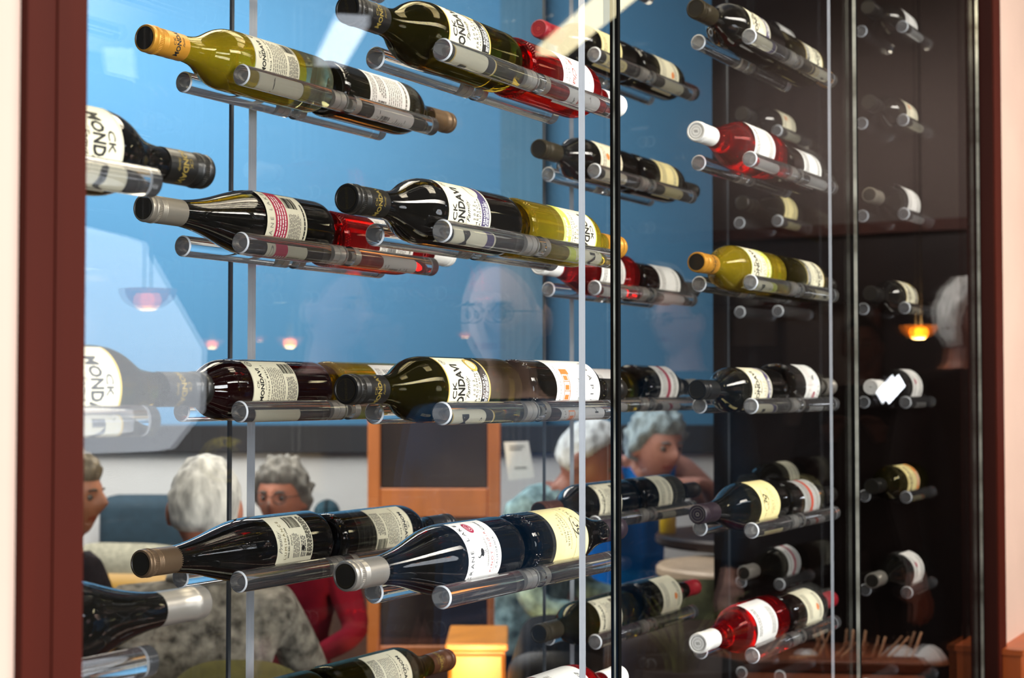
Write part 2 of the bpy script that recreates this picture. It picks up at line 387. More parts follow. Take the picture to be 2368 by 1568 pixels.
class Label:
    """prints in label space: s millimetres round the bottle, z millimetres up its axis"""
    def __init__(s, R): s.R = R; s.parts = {}
    def mb(s, part): return s.parts.setdefault(part, MB())
    def P(s, x, z, o): R = s.R + (0.1 if o < 0.2 else 0.3 + (o - 0.4) * 0.9); a = x / s.R; return (R * MM * math.sin(a), -R * MM * math.cos(a), z * MM)
    def rect(s, part, m, x0, x1, z0, z1, o):
        n = max(1, int((x1 - x0) / 4)); b = s.mb(part)
        vs = [s.P(x0 + (x1 - x0) * i / n, z, o) for z in (z0, z1) for i in range(n + 1)]
        b.add(vs, [(i, i + 1, n + 2 + i, n + 1 + i) for i in range(n)], m)
    def disc(s, part, m, x, z, r0, r1, o, n=22, wob=0.0, rz=1.0):
        b = s.mb(part)
        vs = []
        for r in (r0, r1):
            for i in range(n):
                a = 2 * math.pi * i / n; q = r * (1 + wob * (i % 2)); vs.append(s.P(x + q * math.cos(a), z + q * math.sin(a) * rz, o))
        if r0 <= 0:
            half = [s.P(x + r1 * .5 * math.cos(2 * math.pi * i / n), z + r1 * .5 * math.sin(2 * math.pi * i / n) * rz, o) for i in range(n)]
            b.add([s.P(x, z, o)] + half + vs[n:], [(0, 1 + i, 1 + (i + 1) % n) for i in range(n)] + [(1 + i, 1 + n + i, 1 + n + (i + 1) % n, 1 + (i + 1) % n) for i in range(n)], m)
        else: b.add(vs, [(i, n + i, n + (i + 1) % n, (i + 1) % n) for i in range(n)], m)
    def poly(s, part, m, pts, o): s.mb(part).add([s.P(x, z, o) for x, z in pts], [tuple(range(len(pts)))], m)
    def text(s, part, m, txt, x, z, size, o=0.5, **kw):
        vs, fs = text2d(txt, size, **kw); s.mb(part).add([s.P(x + a, z + c, o) for a, c in vs], fs, m)
    def lines(s, part, m, x0, x1, z0, z1, n, th, o=0.5, seed=1, words=True):
        rn = random.Random(seed)
        for i in range(n):
            z = z1 - (z1 - z0) * (i + 0.5) / n; x = x0; end = x1 - rn.random() * (x1 - x0) * (0.25 if i == n - 1 else 0.06)
            while x < end:
                L = rn.uniform(2.0, 6.5) if words else end - x
                s.rect(part, m, x, min(end, x + L), z - th / 2, z + th / 2, o); x += L + rn.uniform(0.7, 1.2)
    def barcode(s, x0, x1, z0, z1, seed=3):
        rn = random.Random(seed); z = z0
        while z < z1:
            t = rn.choice((0.5, 0.8, 1.3)); s.rect('barcode', I_black, x0, x1, z, min(z1, z + t), 0.5); z += t + rn.choice((0.5, 0.8, 1.2))
    def build(s, paper, w, z0, z1):
        s.rect('paper', paper, -w, w, z0, z1, 0.15)
        out = [('label', s.parts.pop('paper').mesh('label', True))]
        return out + [(k, b.mesh(k, True)) for k, b in s.parts.items()]
def L_front(R, band, grape, word, edge=I_gold, paper=P_cream, year='2022'):
    L = Label(R); w = 44; z0, z1 = 79, 169
    for a in ((-w, w, z0, z0 + 2.2), (-w, w, z1 - 2.2, z1)): L.rect('border', edge, *a, 0.4)
    L.text('lettering', I_black, 'CK', -3, 156, 8.5, bold=0.015, narrow=1.2)
    L.text('lettering', I_black, 'MONDAVI', 0, 142, 15.0, bold=0.035, narrow=0.66)
    L.text('lettering', I_grey, 'AND', -10, 131.5, 2.2); L.text('lettering', I_black, 'Family', 1, 126.5, 9, shear=0.45, narrow=0.95)
    L.text('lettering', I_black, year, 0, 115, 4.2, space=1.7); L.text('lettering', I_black, grape, 0, 108.5, 4.4, space=1.35)
    L.text('lettering', I_black, 'CALIFORNIA', 0, 102.3, 3.6, space=1.3)
    L.rect('band', band, -w, w, z0 + 3.4, z0 + 19, 0.4)
    L.text('lettering', I_white, word, 0, z0 + 14.6, 4.0, o=0.6, bold=0.02, space=1.1); L.lines('lettering', I_white, -17, 17, z0 + 5.0, z0 + 11.6, 2, 2.1, 0.6, 5)
    L.disc('medal', edge, 30, 103, 7.2, 10.5, 0.65); L.disc('medal', paper, 30, 103, 0, 7.2, 0.6); L.disc('medal', edge, 30, 103, 4.6, 5.2, 0.7); L.text('medal', edge, 'CK', 30, 103, 4, o=0.7)
    L.disc('emblem', I_grey, 33, 159, 4.0, 4.5, 0.5); L.text('emblem', I_black, 'M', 33, 159, 4.2, shear=0.3)
    return L.build(paper, w, z0, z1)
def L_back(R, grape, paper=P_ivory, seed=1):
    L = Label(R); w = 36; z0, z1 = 74, 160
    L.rect('border', I_grey, -w, w, z1 - 1.0, z1 - 0.5, 0.4); L.rect('border', I_grey, -w, w, z0 + .5, z0 + 1.0, 0.4)
    L.text('lettering', I_black, 'CK', 0, 151, 4.2, narrow=1.2); L.text('lettering', I_black, 'MONDAVI', 0, 143.5, 7.0, bold=0.03)
    L.text('lettering', I_grey, 'and Family', 0, 136.8, 3.0, shear=0.4); L.text('lettering', I_black, 'CALIFORNIA ' + grape, 0, 131, 3.0, bold=0.01, space=1.4)
    L.lines('lettering', I_grey, -22, 24, 99, 127, 8, 1.3, 0.5, seed); L.lines('lettering', I_grey, -24, 10, 77, 95, 6, 1.7, 0.5, seed + 9)
    L.barcode(14, 30, 77, 98, seed); L.disc('emblem', I_black, 29, 152, 4.2, 5.0, 0.5); L.text('emblem', I_black, 'CK', 29, 152, 4)
    return L.build(paper, w, z0, z1)
def L_text(R, seed=1, z0=70, z1=158, paper=P_white):
    L = Label(R); w = 37
    L.lines('lettering', I_grey, -28, 26, z1 - 12, z1 - 5, 1, 3.4, 0.5, seed + 3); L.lines('lettering', I_grey, -26, 28, z0 + 42, z1 - 18, 7, 1.3, 0.5, seed)
    L.lines('lettering', I_black, -26, 8, z0 + 20, z0 + 37, 4, 1.5, 0.5, seed + 5); L.lines('lettering', I_grey, -28, 30, z0 + 4, z0 + 15, 3, 1.3, 0.5, seed + 7); L.barcode(12, 27, z0 + 18, z0 + 38, seed)
    return L.build(paper, w, z0, z1)
def L_crane(R):
    L = Label(R); w = 42; z0, z1 = 60, 132
    for i, ch in enumerate('CRANE LAKE'): L.text('lettering', I_black, ch, -35 + i * 7.6, 123, 6.2) if ch != ' ' else None
    L.disc('seal', I_crim, 27, 103, 0, 8.4, 0.5, 32, 0.07, 0.85); L.disc('seal', P_white, 27, 103, 5.2, 5.7, 0.6); L.text('seal', P_white, 'C', 27, 103, 6, o=0.6, shear=0.3)
    L.disc('crane_drawing', I_black, -6, 101, 0, 4.6, 0.5, 16, 0, 0.72); L.poly('crane_drawing', I_black, [(-9, 103), (-12, 108), (-11.4, 111), (-10.4, 111), (-10.8, 108), (-7, 104)], 0.5)
    L.poly('crane_drawing', I_black, [(-11.4, 111.5), (-8.4, 110.6), (-11, 110)], 0.5)
    for x in (-6.4, -4.6): L.rect('crane_drawing', I_black, x, x + 0.5, 91, 98.5, 0.5)
    for i in range(14):
        x = -22 + i * 2.3; L.poly('crane_drawing', I_grey, [(x, 89), (x + 0.5, 89), (x + random.uniform(-4, 5), 89 + random.uniform(4, 13))], 0.5)
    L.rect('crane_drawing', I_grey, -22, 12, 88.6, 89.2, 0.5)
    L.text('lettering', I_red, 'PINOT NOIR', -6, 81, 4.4, space=1.45); L.rect('lettering', I_grey, -30, 34, 75.5, 75.9, 0.5); L.text('lettering', I_black, 'CALIFORNIA', -8, 70, 3.6, space=1.3)
    L.text('lettering', I_black, 'Crane', 29, 77, 5, shear=0.4)
    return L.build(P_white, w, z0, z1)
def L_crane_back(R):
    L = Label(R); w = 40; z0, z1 = 62, 140
    L.text('lettering', I_grey, 'CRANE LAKE', -2, 131, 6.0, space=1.6); L.rect('band', I_crim, -w, w, 101, 124, 0.4)
    L.lines('lettering', I_white, -34, 32, 103, 122, 4, 1.9, 0.6, 4); L.lines('lettering', I_grey, -34, 8, 74, 98, 8, 1.5, 0.5, 6); L.barcode(14, 32, 76, 99, 8)
    L.lines('lettering', I_black, -32, 30, 64, 70, 1, 2.6, 0.5, 12)
    return L.build(P_ivory, w, z0, z1)
def L_presley(R):
    L = Label(R); w = 33; z0, z1 = 46, 116
    L.text('lettering', I_grey, 'Presley', -6, 109, 8.5, shear=0.5); L.text('lettering', I_goldt, 'LUMINANCE', -3, 100, 4.6, space=1.5)
    L.text('lettering', I_black, '2022 RED BLEND LODI', -8, 94, 2.8, bold=0.02); L.text('lettering', I_black, 'Merlot', -5, 88, 3.2)
    L.lines('lettering', I_grey, -27, 4, 72, 85, 5, 1.3, 0.5, 2); L.lines('lettering', I_grey, -27, 0, 60, 70, 3, 2.2, 0.5, 8)
    L.lines('lettering', I_black, -27, 29, 48, 58, 4, 1.7, 0.5, 11); L.barcode(10, 29, 62, 84, 5); L.disc('emblem', I_black, -16, 66, 0, 3.0, 0.6, 14, 0.1)
    return L.build(P_cream, w, z0, z1)
def L_39(R):
    L = Label(R); w = 46; z0, z1 = 52, 138
    L.text('logo', I_black, '3', -5, 117, 17, o=0.5, shear=0.35, narrow=0.8); L.text('logo', I_black, '9', 4, 112, 22, o=0.5, shear=0.3, narrow=0.8)
    for r0, a0, a1 in ((19, 200, 330), (22, 20, 150)):
        pts = [(-1 + r0 * 0.9 * math.cos(math.radians(a)), 114 + r0 * 0.62 * math.sin(math.radians(a))) for a in range(a0, a1, 10)]
        q = [(x * 0.93, 114 + (z - 114) * 0.93) for x, z in pts[::-1]]
        for i in range(len(pts) - 1): L.poly('logo', I_black, [pts[i], pts[i + 1], q[len(q) - 2 - i], q[len(q) - 1 - i]], 0.5)
    L.text('lettering', I_black, 'LINE', -26, 116, 5.2, space=1.5)
    L.text('lettering', I_goldt, "WINEMAKER'S PASSION", -2, 92, 3.0, space=1.2); L.text('lettering', I_black, 'PINOT NOIR', -2, 85, 4.4, space=1.3)
    L.text('lettering', I_black, 'CALIFORNIA', -2, 78, 3.4, space=1.3); L.text('lettering', I_goldt, '2019', -2, 69, 3.6, space=1.6); L.rect('border', I_goldt, -w, w, 104, 104.5, 0.4)
    return L.build(P_butter, w, z0, z1)
def L_trap(R):
    L = Label(R); w = 50; z0, z1 = 60, 178
    L.text('lettering', I_black, 'TRAPICHE', 4, 155, 9.5, space=1.75, narrow=0.9); L.text('lettering', I_black, 'MALBEC', 6, 121, 5.0, space=1.4); L.text('lettering', I_grey, '2021', 4, 114, 3.6, space=1.4)
    L.text('lettering', I_gold, 'Vineyards', 4, 133, 7, shear=0.5)
    for x in (-14, -2, 10, 22): L.rect('winery_drawing', I_or, x, x + 6, 82, 92, 0.5)
    L.rect('winery_drawing', I_or, -18, 32, 94, 95.4, 0.5); L.rect('winery_drawing', I_or, -18, 32, 79, 80, 0.5); L.rect('winery_drawing', I_or, -24, -16, 80, 100, 0.5)
    for x in (-18, -7, 5, 17, 31): L.rect('winery_drawing', I_or, x, x + 1, 80, 94, 0.5)
    L.text('lettering', I_grey, 'MENDOZA ARGENTINA', 4, 70, 3.2, space=1.4)
    return L.build(P_white, w, z0, z1)
def L_chasse(R):
    L = Label(R); w = 46; z0, z1 = 78, 162
    L.text('lettering', I_red, 'de Chasse', 4, 108, 9.5, shear=0.4); L.text('lettering', I_grey, 'PINOT NOIR', 4, 94, 5.0, space=1.3); L.text('lettering', I_grey, 'ROSE', 4, 87, 3.4, space=1.4)
    L.text('lettering', I_grey, 'LOIRE VALLEY', 4, 134, 4.4, space=1.5); L.text('lettering', I_grey, 'VINEYARDS', 4, 126, 3.8, space=1.5); L.text('lettering', I_red, '2022', 4, 150, 3.4, space=1.5)
    return L.build(P_white, w, z0, z1)
def L_seal(R):
    L = Label(R); w = 46; z0, z1 = 66, 160
    L.disc('seal', I_gold, 12, 118, 6.5, 8.5, 0.5, 28); L.disc('seal', I_crim, 12, 118, 0, 6.5, 0.45, 28); L.text('lettering', I_black, 'ROSE', 2, 96, 6.5, space=1.5); L.lines('lettering', I_grey, -24, 24, 74, 88, 3, 1.6, 0.5, 3)
    L.text('lettering', I_black, 'Estate', 0, 144, 8, shear=0.4)
    return L.build(P_white, w, z0, z1)
def L_plain(R, paper=P_white, stripe=None, mark=None, z0=70, z1=155, seed=2):
    L = Label(R); w = 44
    if stripe: L.rect('stripe', stripe, -w, w, z0 + 30, z0 + 44, 0.4)
    L.lines('lettering', I_grey, -24, 26, z1 - 22, z1 - 8, 2, 3.2, 0.5, seed); L.lines('lettering', I_grey, -26, 22, z0 + 8, z0 + 27, 4, 1.7, 0.5, seed + 2)
    if mark: L.disc('emblem', mark, 4, (z0 + z1) / 2 + 14, 0, 6, 0.5, 18, 0.1)
    return L.build(paper, w, z0, z1)
DES = {
 'chard': lambda R: L_front(R, I_black, 'CHARDONNAY', 'BUTTERY'), 'cherry': lambda R: L_front(R, I_black, 'CHERRY BLEND', 'BRIGHT'),
 'merlot': lambda R: L_front(R, I_purple, 'MERLOT', 'SMOOTH', P_ivory), 'pinotg': lambda R: L_front(R, I_lime, 'PINOT GRIGIO', 'CRISP', I_lime),
 'stripe2': lambda R: L_front(R, I_or, 'RED BLEND', 'BOLD', I_gold, P_butter),
 'back_pg': lambda R: L_back(R, 'PINOT GRIGIO', P_ivory, 1), 'back_m': lambda R: L_back(R, 'MERLOT', P_cream, 2), 'back_r': lambda R: L_back(R, 'RED BLEND', P_cream, 5), 'back_b': lambda R: L_back(R, 'BUTTERY', P_cream, 7),
 'micro': lambda R: L_text(R, 3, 56, 150), 'micro2': lambda R: L_text(R, 11, 80, 160, P_white),
 'crane': L_crane, 'crane_b': L_crane_back, 'presley': L_presley, '39': L_39, 'trap': L_trap, 'chasse': L_chasse, 'seal': L_seal,
 'white': lambda R: L_plain(R, P_white, None, None, 66, 158), 'cream': lambda R: L_plain(R, P_butter, None, None, 70, 150, 4), 'creamw': lambda R: L_plain(R, P_cream, None, I_or, 70, 154, 6),
 'wstripe': lambda R: L_plain(R, P_white, I_crim, None, 62, 140, 8), 'wmark': lambda R: L_plain(R, P_white, None, I_crim, 60, 136, 9), 'grey': lambda R: L_plain(R, P_grey, I_red, None, 60, 140, 10),
 'small': lambda R: L_plain(R, P_ivory, None, None, 60, 120, 12), 'cream39': L_39,
}
_lm = {}
def label_parts(des, shape):
    k = (des, shape)
    if k not in _lm: _lm[k] = DES[des](SHAPE[shape][1])
    return _lm[k]
# caps
_cm = {}
def cap_parts(shape, col, kind, words):
    k = (shape, col, kind, words)
    if k in _cm: return _cm[k]
    z0 = SHAPE[shape][2]; H = 309; m = CAPM[col]; b = MB()
    if kind == 'screw':
        p = [(14.4, z0), (15.4, z0 + .2), (15.4, z0 + 34)]
        for q in range(4): zz = z0 + 35 + q * 2.0; p += [(15.4, zz), (15.0, zz + .5), (15.0, zz + 1.0), (15.4, zz + 1.5)]
        p += [(15.7, z0 + 44), (15.7, z0 + 50), (15.2, z0 + 51), (15.7, z0 + 52), (15.7, H - 2.2), (15.1, H - .6), (13.6, H)]
    else:
        p = [(14.9, z0 - 4), (15.5, z0 - 3.8), (15.2, z0 + 20), (15.0, z0 + 40), (15.6, z0 + 41), (15.6, z0 + 47), (15.2, z0 + 48), (15.4, H - 3), (14.6, H - .8), (13.4, H)]
    b.lathe([(r * MM, z * MM) for r, z in p] + [(13.0 * MM, H * MM)], m, 40)
    b.lathe([(13.0 * MM, H * MM), (12.6 * MM, (H - .7) * MM), (0, (H - .7) * MM)], m if col in ('white', 'redcap', 'plum') else M_capend, 40)
    if kind == 'screw':                                        # milled grip
        for i in range(54):
            a = 2 * math.pi * i / 54; R = 15.7 * MM
            for za, zb in ((z0 + 44.6, z0 + 49.4),):
                q = [(R * math.sin(a + d), -R * math.cos(a + d), z * MM) for d in (-.03, .03) for z in (za, zb)]
                e = [((R + .0004) * math.sin(a), -(R + .0004) * math.cos(a), z * MM) for z in (za, zb)]
                b.add(q + e, [(0, 4, 5, 1), (2, 3, 5, 4)], m)
    out = [('cap', b.mesh('cap', True, 40))]
    L = Label(15.4); ink = I_goldt if col in ('black', 'brown', 'olivecap') else (I_black if col in ('gold',) else I_grey)
    if words:
        for ang in (0, 48.4):
            L.text('cap_lettering', ink, 'CK', ang - 2, z0 + 26, 4.0, o=0.25, narrow=1.2); L.text('cap_lettering', ink, 'MONDAVI', ang, z0 + 19, 7.2, o=0.25, bold=0.03, narrow=0.9)
            L.text('cap_lettering', ink, 'Family', ang, z0 + 10.5, 4.2, o=0.25, shear=0.4)
        out.append(('cap_lettering', L.parts['cap_lettering'].mesh('cap_lettering', True)))
    e = MB(); zt = (H - .45) * MM
    ei = {'white': I_grey, 'gold': I_black, 'black': I_dim, 'redcap': I_red, 'plum': I_grey}.get(col, I_dim)
    ring = lambda r0, r1: e.add([(r * MM * math.cos(2 * math.pi * i / 28), r * MM * math.sin(2 * math.pi * i / 28), zt) for r in (r0, r1) for i in range(28)], [(i, 28 + i, 28 + (i + 1) % 28, (i + 1) % 28) for i in range(28)], ei)
    ring(10.6, 11.2)
    if words:
        vs, fs = text2d('MONDAVI', 3.6, bold=0.03); e.add([(x * MM, y * MM, zt) for x, y in vs], fs, ei)
        vs, fs = text2d('CK', 2.0); e.add([(x * MM, (y + 4.4) * MM, zt) for x, y in vs], fs, ei)
    elif col in ('white', 'plum', 'redcap'):
        ring(6.6, 7.0); vs, fs = text2d('//' if col == 'white' else 'O', 6.0, bold=0.03); e.add([(x * MM, y * MM, zt) for x, y in vs], fs, ei)
    out.append(('cap_emblem', e.mesh('cap_emblem', True)))
    _cm[k] = out
    return out
def bottle(p, col, row, side, shape, glass, cap, ctype, words, labels, text, clear=False, spin=0.0, knurl=None):
    R = SHAPE[shape][1] * MM; u = COLS[col] + GAP / 2
    h = math.sqrt(max(1e-6, (R + RR + 0.0010) ** 2 - (GAP / 2 * S) ** 2))
    t = TP[p] + (-0.058 if side == 'F' else 0.058) if p != 3 else TP[3] + 0.07
    s = -1 if side == 'F' else 1
    def frame(al):                                            # label centre faces the window, raised by al
        D = Vector((0, -math.cos(al), math.sin(al))); Z = Vector((s, 0, 0)); Y = -D; X = Y.cross(Z)
        return Matrix((X, Y, Z)).transposed().to_4x4()
    al0 = math.radians(labels[0][1] if labels else 0)
    M = Matrix.Translation(T(t, u, rod_z(row) + h)) @ frame(al0)
    root = empty('wine_bottle', M=M); tag(root, text, 'bottle', GRP[(p, col)])
    link('body', body_mesh(shape, glass, clear), root)
    if knurl or (side == 'B' and p in (1, 2)): link('foot_knurling', knurl_mesh(shape, glass), root)
    cp = cap_parts(shape, cap, ctype, words); co = link(cp[0][0], cp[0][1], root, Matrix.Rotation(math.radians(spin), 4, 'Z'))
    for nm, me in cp[1:]: link(nm, me, co)
    for des, al in labels:
        lp = label_parts(des, shape)
        rot = Matrix.Rotation(math.radians(al) - al0, 4, 'Z') if s > 0 else Matrix.Rotation(al0 - math.radians(al), 4, 'Z')
        rot = frame(al0).inverted() @ frame(math.radians(al))
        lo = link(lp[0][0], lp[0][1], root, rot)
        for nm, me in lp[1:]: link(nm, me, lo)
    return root
GRP = {(0, 'B'): 'bottles cut off at the left casing', (1, 'A'): 'bottles of the rear column on the large rack', (1, 'B'): 'bottles of the front column on the large rack',
       (2, 'A'): 'bottles of the rear column on the second rack', (2, 'B'): 'bottles of the front column on the second rack',
       (3, 'A'): 'bottles of the rear column on the end wall', (3, 'B'): 'bottles of the front column on the end wall'}
sc_, cork = 'screw', 'capsule'
BOT = [
 # rack 0, only the far halves show
 (0,'B',-1,'B','bord','black','black',sc_,1,[('merlot',0)],'black bottle with its black cap pointing right, upper one at the left casing'),
 (0,'B',0,'B','bord','olive','black',sc_,1,[('chard',0)],'olive bottle with yellow edged label at the left casing, neck in the white glare'),
 (0,'B',1,'B','burg','black','silver',cork,0,[],'black bottle with shiny silver capsule pointing right at the lower left'),
 # rack 1, rear column
 (1,'A',-2,'F','bord','yellow','gold',sc_,1,[('back_pg',12)],'yellow white wine bottle with gold cap at the top left',True),
 (1,'A',-2,'B','bord','black','bronze',sc_,0,[('micro',8)],'black bottle with bronze cap pointing right, base to the yellow top left bottle'),
 (1,'A',-1,'F','burg','black','greyed',sc_,0,[('crane_b',8)],'black bottle with grey cap and crimson striped label, left in the second row'),
 (1,'A',-1,'B','bord','rose','white',sc_,0,[('micro2',8)],'red rose bottle mostly hidden behind the black capped bottle of the second row'),
 (1,'A',0,'F','bord','red','black',sc_,0,[('back_m',10)],'dark red bottle with cream back label at eye level, neck lost in the white glare'),
 (1,'A',0,'B','bord','yellow','gold',sc_,0,[('micro2',6)],'yellow bottle at eye level with its base to the dark red bottle'),
 (1,'A',1,'F','slim','black','bronze',sc_,0,[('presley',22)],'long necked black bottle with bronze cap and cream back label, lower left'),
 (1,'A',1,'B','bord','black','black',sc_,0,[('back_r',20)],'black bottle with cream back label and ridged black cap, before the wooden panel'),
 (1,'A',2,'F','bord','olive','gold',sc_,0,[('back_b',20)],'olive bottle base only, cut off by the bottom edge'),
 (1,'A',2,'B','bord','olive','brown',sc_,1,[('back_b',24)],'olive bottle with cream label and brown cap at the bottom edge'),
 # rack 1, front column
 (1,'B',-2,'F','bord','olive','black',sc_,1,[('cherry',16)],'large olive bottle with black cap and black banded label, top centre'),
 (1,'B',-2,'B','bord','rose','white',sc_,0,[('chasse',12)],'red rose bottle with white label under the bright lamp reflection'),
 (1,'B',-1,'F','bord','black','black',sc_,1,[('merlot',4)],'black bottle with black cap and purple banded label, centre of the second row'),
 (1,'B',-1,'B','bord','yellow','gold',sc_,1,[('pinotg',4)],'yellow bottle with lime striped label and gold cap at the black seam'),
 (1,'B',0,'F','bord','olive','black',sc_,1,[('chard',3)],'olive bottle with black cap, gold edged label and medal, eye level centre'),
 (1,'B',0,'B','bord','black','black',cork,0,[('trap',6)],'black bottle with large white label and orange building drawing'),
 (1,'B',1,'F','burg','black','silver',sc_,0,[('crane',20)],'black bottle with silver cap, white label, crane drawing and crimson seal'),
 (1,'B',1,'B','burg','black','plum',cork,0,[('39',24)],'black bottle with pale yellow label and curly numeral logo'),
 (1,'B',2,'B','bord','rose','white',sc_,0,[('seal',40)],'rose bottle with round red seal label and white cap at the bottom edge'),
 # rack 2, rear column
 (2,'A',-3,'F','bord','black','redcap',cork,0,[('cream',6)],'black bottle with matte red capsule behind the bright lamp reflection'),
 (2,'A',-3,'B','bord','black','black',cork,0,[('creamw',6)],'black bottle with cream label base to the red capped one'),
 (2,'A',-2,'F','bord','black','olivecap',sc_,0,[('creamw',6)],'dark bottle with brown screw cap and cream label behind the frosted edge'),
 (2,'A',-2,'B','bord','black','black',cork,0,[('cream',6)],'black bottle with plain butter coloured label right of the black seam'),
 (2,'A',-1,'F','burg','rose','white',cork,0,[('white',8)],'dark rose bottle with white cap under the yellow bottle at the seam'),
 (2,'A',-1,'B','bord','black','black',cork,0,[('white',8)],'black bottle with white label base to the dark rose bottle'),
 (2,'A',0,'F','bord','olive','silver',sc_,0,[('white',8)],'olive bottle hidden behind the orange building label at eye level'),
 (2,'A',0,'B','burg','black','silver',sc_,0,[('wstripe',8)],'black bottle with red striped white label right of the black seam'),
 (2,'A',1,'F','bord','black','brown',sc_,0,[('back_m',12)],'dark bottle with cream back label above the pale yellow numeral label'),
 (2,'A',1,'B','bord','black','black',cork,0,[('small',14)],'black bottle with small label below the smiling seated person'),
 (2,'A',2,'F','bord','olive','olivecap',sc_,0,[('back_b',14)],'olive bottle with screw cap and back label at the lower black seam'),
 (2,'A',2,'B','burg','black','redcap',cork,0,[('creamw',14)],'black bottle with cream label and red capsule pointing right, low at the seam'),
 # rack 2, front column
 (2,'B',-3,'F','bord','black','olivecap',sc_,0,[('merlot',22)],'black bottle with purple banded label at the top of the right column'),
 (2,'B',-3,'B','bord','olive','gold',sc_,0,[('cherry',18)],'olive bottle with cream label, far end of the topmost right pair'),
 (2,'B',-2,'F','burg','rose','white',sc_,0,[('white',12)],'red rose bottle with white cap, second row of the right column'),
 (2,'B',-2,'B','bord','black','black',cork,0,[('white',12)],'black bottle with white label base to the upper right rose bottle'),
 (2,'B',-1,'F','bord','yellow','gold',sc_,1,[('pinotg',8)],'yellow bottle with gold cap in the right column'),
 (2,'B',-1,'B','bord','olive','black',sc_,0,[('chard',10)],'olive bottle with black banded label base to the right yellow bottle'),
 (2,'B',0,'F','bord','black','black',sc_,0,[('merlot',8)],'black bottle with black cap at eye level in the right column'),
 (2,'B',0,'B','burg','black','silver',sc_,0,[('crane',14)],'black bottle with broad white label and pale cap at eye level on the right'),
 (2,'B',1,'F','burg','black','plum',cork,0,[('39',18)],'black bottle with plain butter yellow label and plum capsule, right column'),
 (2,'B',1,'B','bord','black','black',cork,0,[('grey',16)],'dark bottle with grey red lined label behind the butter yellow label'),
 (2,'B',2,'F','burg','rose','white',sc_,0,[('white',22)],'red rose bottle with white cap at the bottom of the right column'),
 (2,'B',2,'B','bord','black','redcap',cork,0,[('creamw',22)],'black bottle with cream label and red cap, lower right pair'),
 # rack 3 pegs on the end wall
 (3,'A',-4,'F','bord','black','black',sc_,0,[('white',20)],'dim bottle on the end wall behind the topmost right pair'),
 (3,'A',-3,'F','bord','black','black',sc_,0,[('creamw',18)],'dim bottle on the end wall just above the upper right rose bottle'),
 (3,'A',-2,'F','burg','black','black',cork,0,[('cream',14)],'dim black bottle with butter label above the right yellow bottle'),
 (3,'A',1,'F','bord','black','black',sc_,0,[('small',16)],'dim black bottle with worn label above the butter yellow label'),
 (3,'A',2,'F','burg','black','silver',sc_,0,[('wstripe',18)],'dim bottle with pale cap and red striped label low on the end wall'),
 (3,'B',-4,'F','bord','black','black',sc_,0,[('white',24)],'bottle at the top right corner of the rack on the dark end wall'),
 (3,'B',-3,'F','bord','black','black',sc_,0,[('creamw',20)],'second bottle from the top on the far right of the end wall'),
 (3,'B',-2,'F','burg','black','greyed',sc_,0,[('white',16)],'far right black bottle with grey cap and white label, third from top'),
 (3,'B',-1,'F','bord','black','black',sc_,0,[('cherry',12)],'far right black bottle above the orange lamp glow'),
 (3,'B',0,'F','burg','black','white',sc_,0,[('wmark',12)],'far right black bottle with white cap at eye level'),
 (3,'B',1,'F','bord','olive','black',sc_,0,[('stripe2',14)],'far right olive bottle with yellow label below eye level'),
 (3,'B',2,'F','burg','black','silver',sc_,0,[('wmark',18)],'lowest far right black bottle with silver cap'),
]
for a in BOT: bottle(*a)

# ------------------------------------------------------------------ where things stand
def at(px, py, Z):                       # a spot Z metres from the camera plane
    return CAM + FWD * Z + RGT * ((px - 1184) / 3646 * Z) + Vector((0, 0, (903 - py) / 3646 * Z))
Y_MIR = U_F * S
def bar(px, py, Z):                      # a spot on the bar side whose image in the front panes lies Z metres away
    p = at(px, py, Z); return Vector((p.x, 2 * Y_MIR - p.y, p.z))
YAW = math.atan2(FWD.y, FWD.x) - math.pi / 2      # local -Y then faces the camera
def RZ(a): return Matrix.Rotation(a, 4, 'Z')

# ------------------------------------------------------------------ dining room behind the display
M_blue = mat('blue_wall_paint', '#376d92', 0.8, noise=(0.7, 0.06), bump=(80, 0.1))
M_bluegrey = mat('reflection_strip_blue', '#35617c', 0.8, noise=(2.0, 0.15))  # darker tone of a reflection in the glass, put into the colour
M_ledge = mat('charcoal_ledge', '#16171b', 0.7, noise=(3, 0.25, (1, 1, 3)))
M_ribs = mat('pale_ribbed_fabric', '#d3d6d6', 0.85)
M_dfloor = mat('dark_floor', '#1c120e', 0.7, noise=(6, 0.3))
M_seatbr = mat('brown_bench', '#4b352c', 0.6)
M_dark = mat('charcoal_fabric', '#1c1c20', 0.8, noise=(40, 0.2))
ZW = 6.3
WF = Matrix.Translation(Vector((CAM.x, CAM.y, 0))) @ RZ(YAW)      # x right, y away from the camera, z up
def zpx(y, Z): return EYE + (903 - y) / 3646 * Z
def xpx(x, Z): return (x - 1184) / 3646 * Z
b = MB(); b.box((-4.5, ZW, 0), (1.75, ZW + 0.15, 3.3), M_blue, WF)
tag(link('wall_back', b.mesh('wall_back', False)), 'bright blue wall of the dining room', None, None, 'structure')
b = MB(); b.box((xpx(1157, ZW), ZW - 0.06, zpx(985, ZW)), (xpx(1259, ZW), ZW, 3.3), M_bluegrey, WF)  # raised strip added where a dark reflection crosses the blue
tag(link('reflection_strip', b.mesh('reflection_strip', False)), 'darker blue strip standing in for a reflection before the blue wall', None, None, 'structure')
b = MB(); b.box((-4.5, ZW - 0.25, zpx(1046, ZW - .25)), (1.75, ZW, zpx(985, ZW - .25)), M_ledge, WF)
tag(link('trim_5', b.mesh('trim_5', False)), 'charcoal ledge between blue wall and pale panelling', None, None, 'structure')
zr0, zr1 = zpx(1290, ZW - .22), zpx(1047, ZW - .22); nr = 64
b = MB()
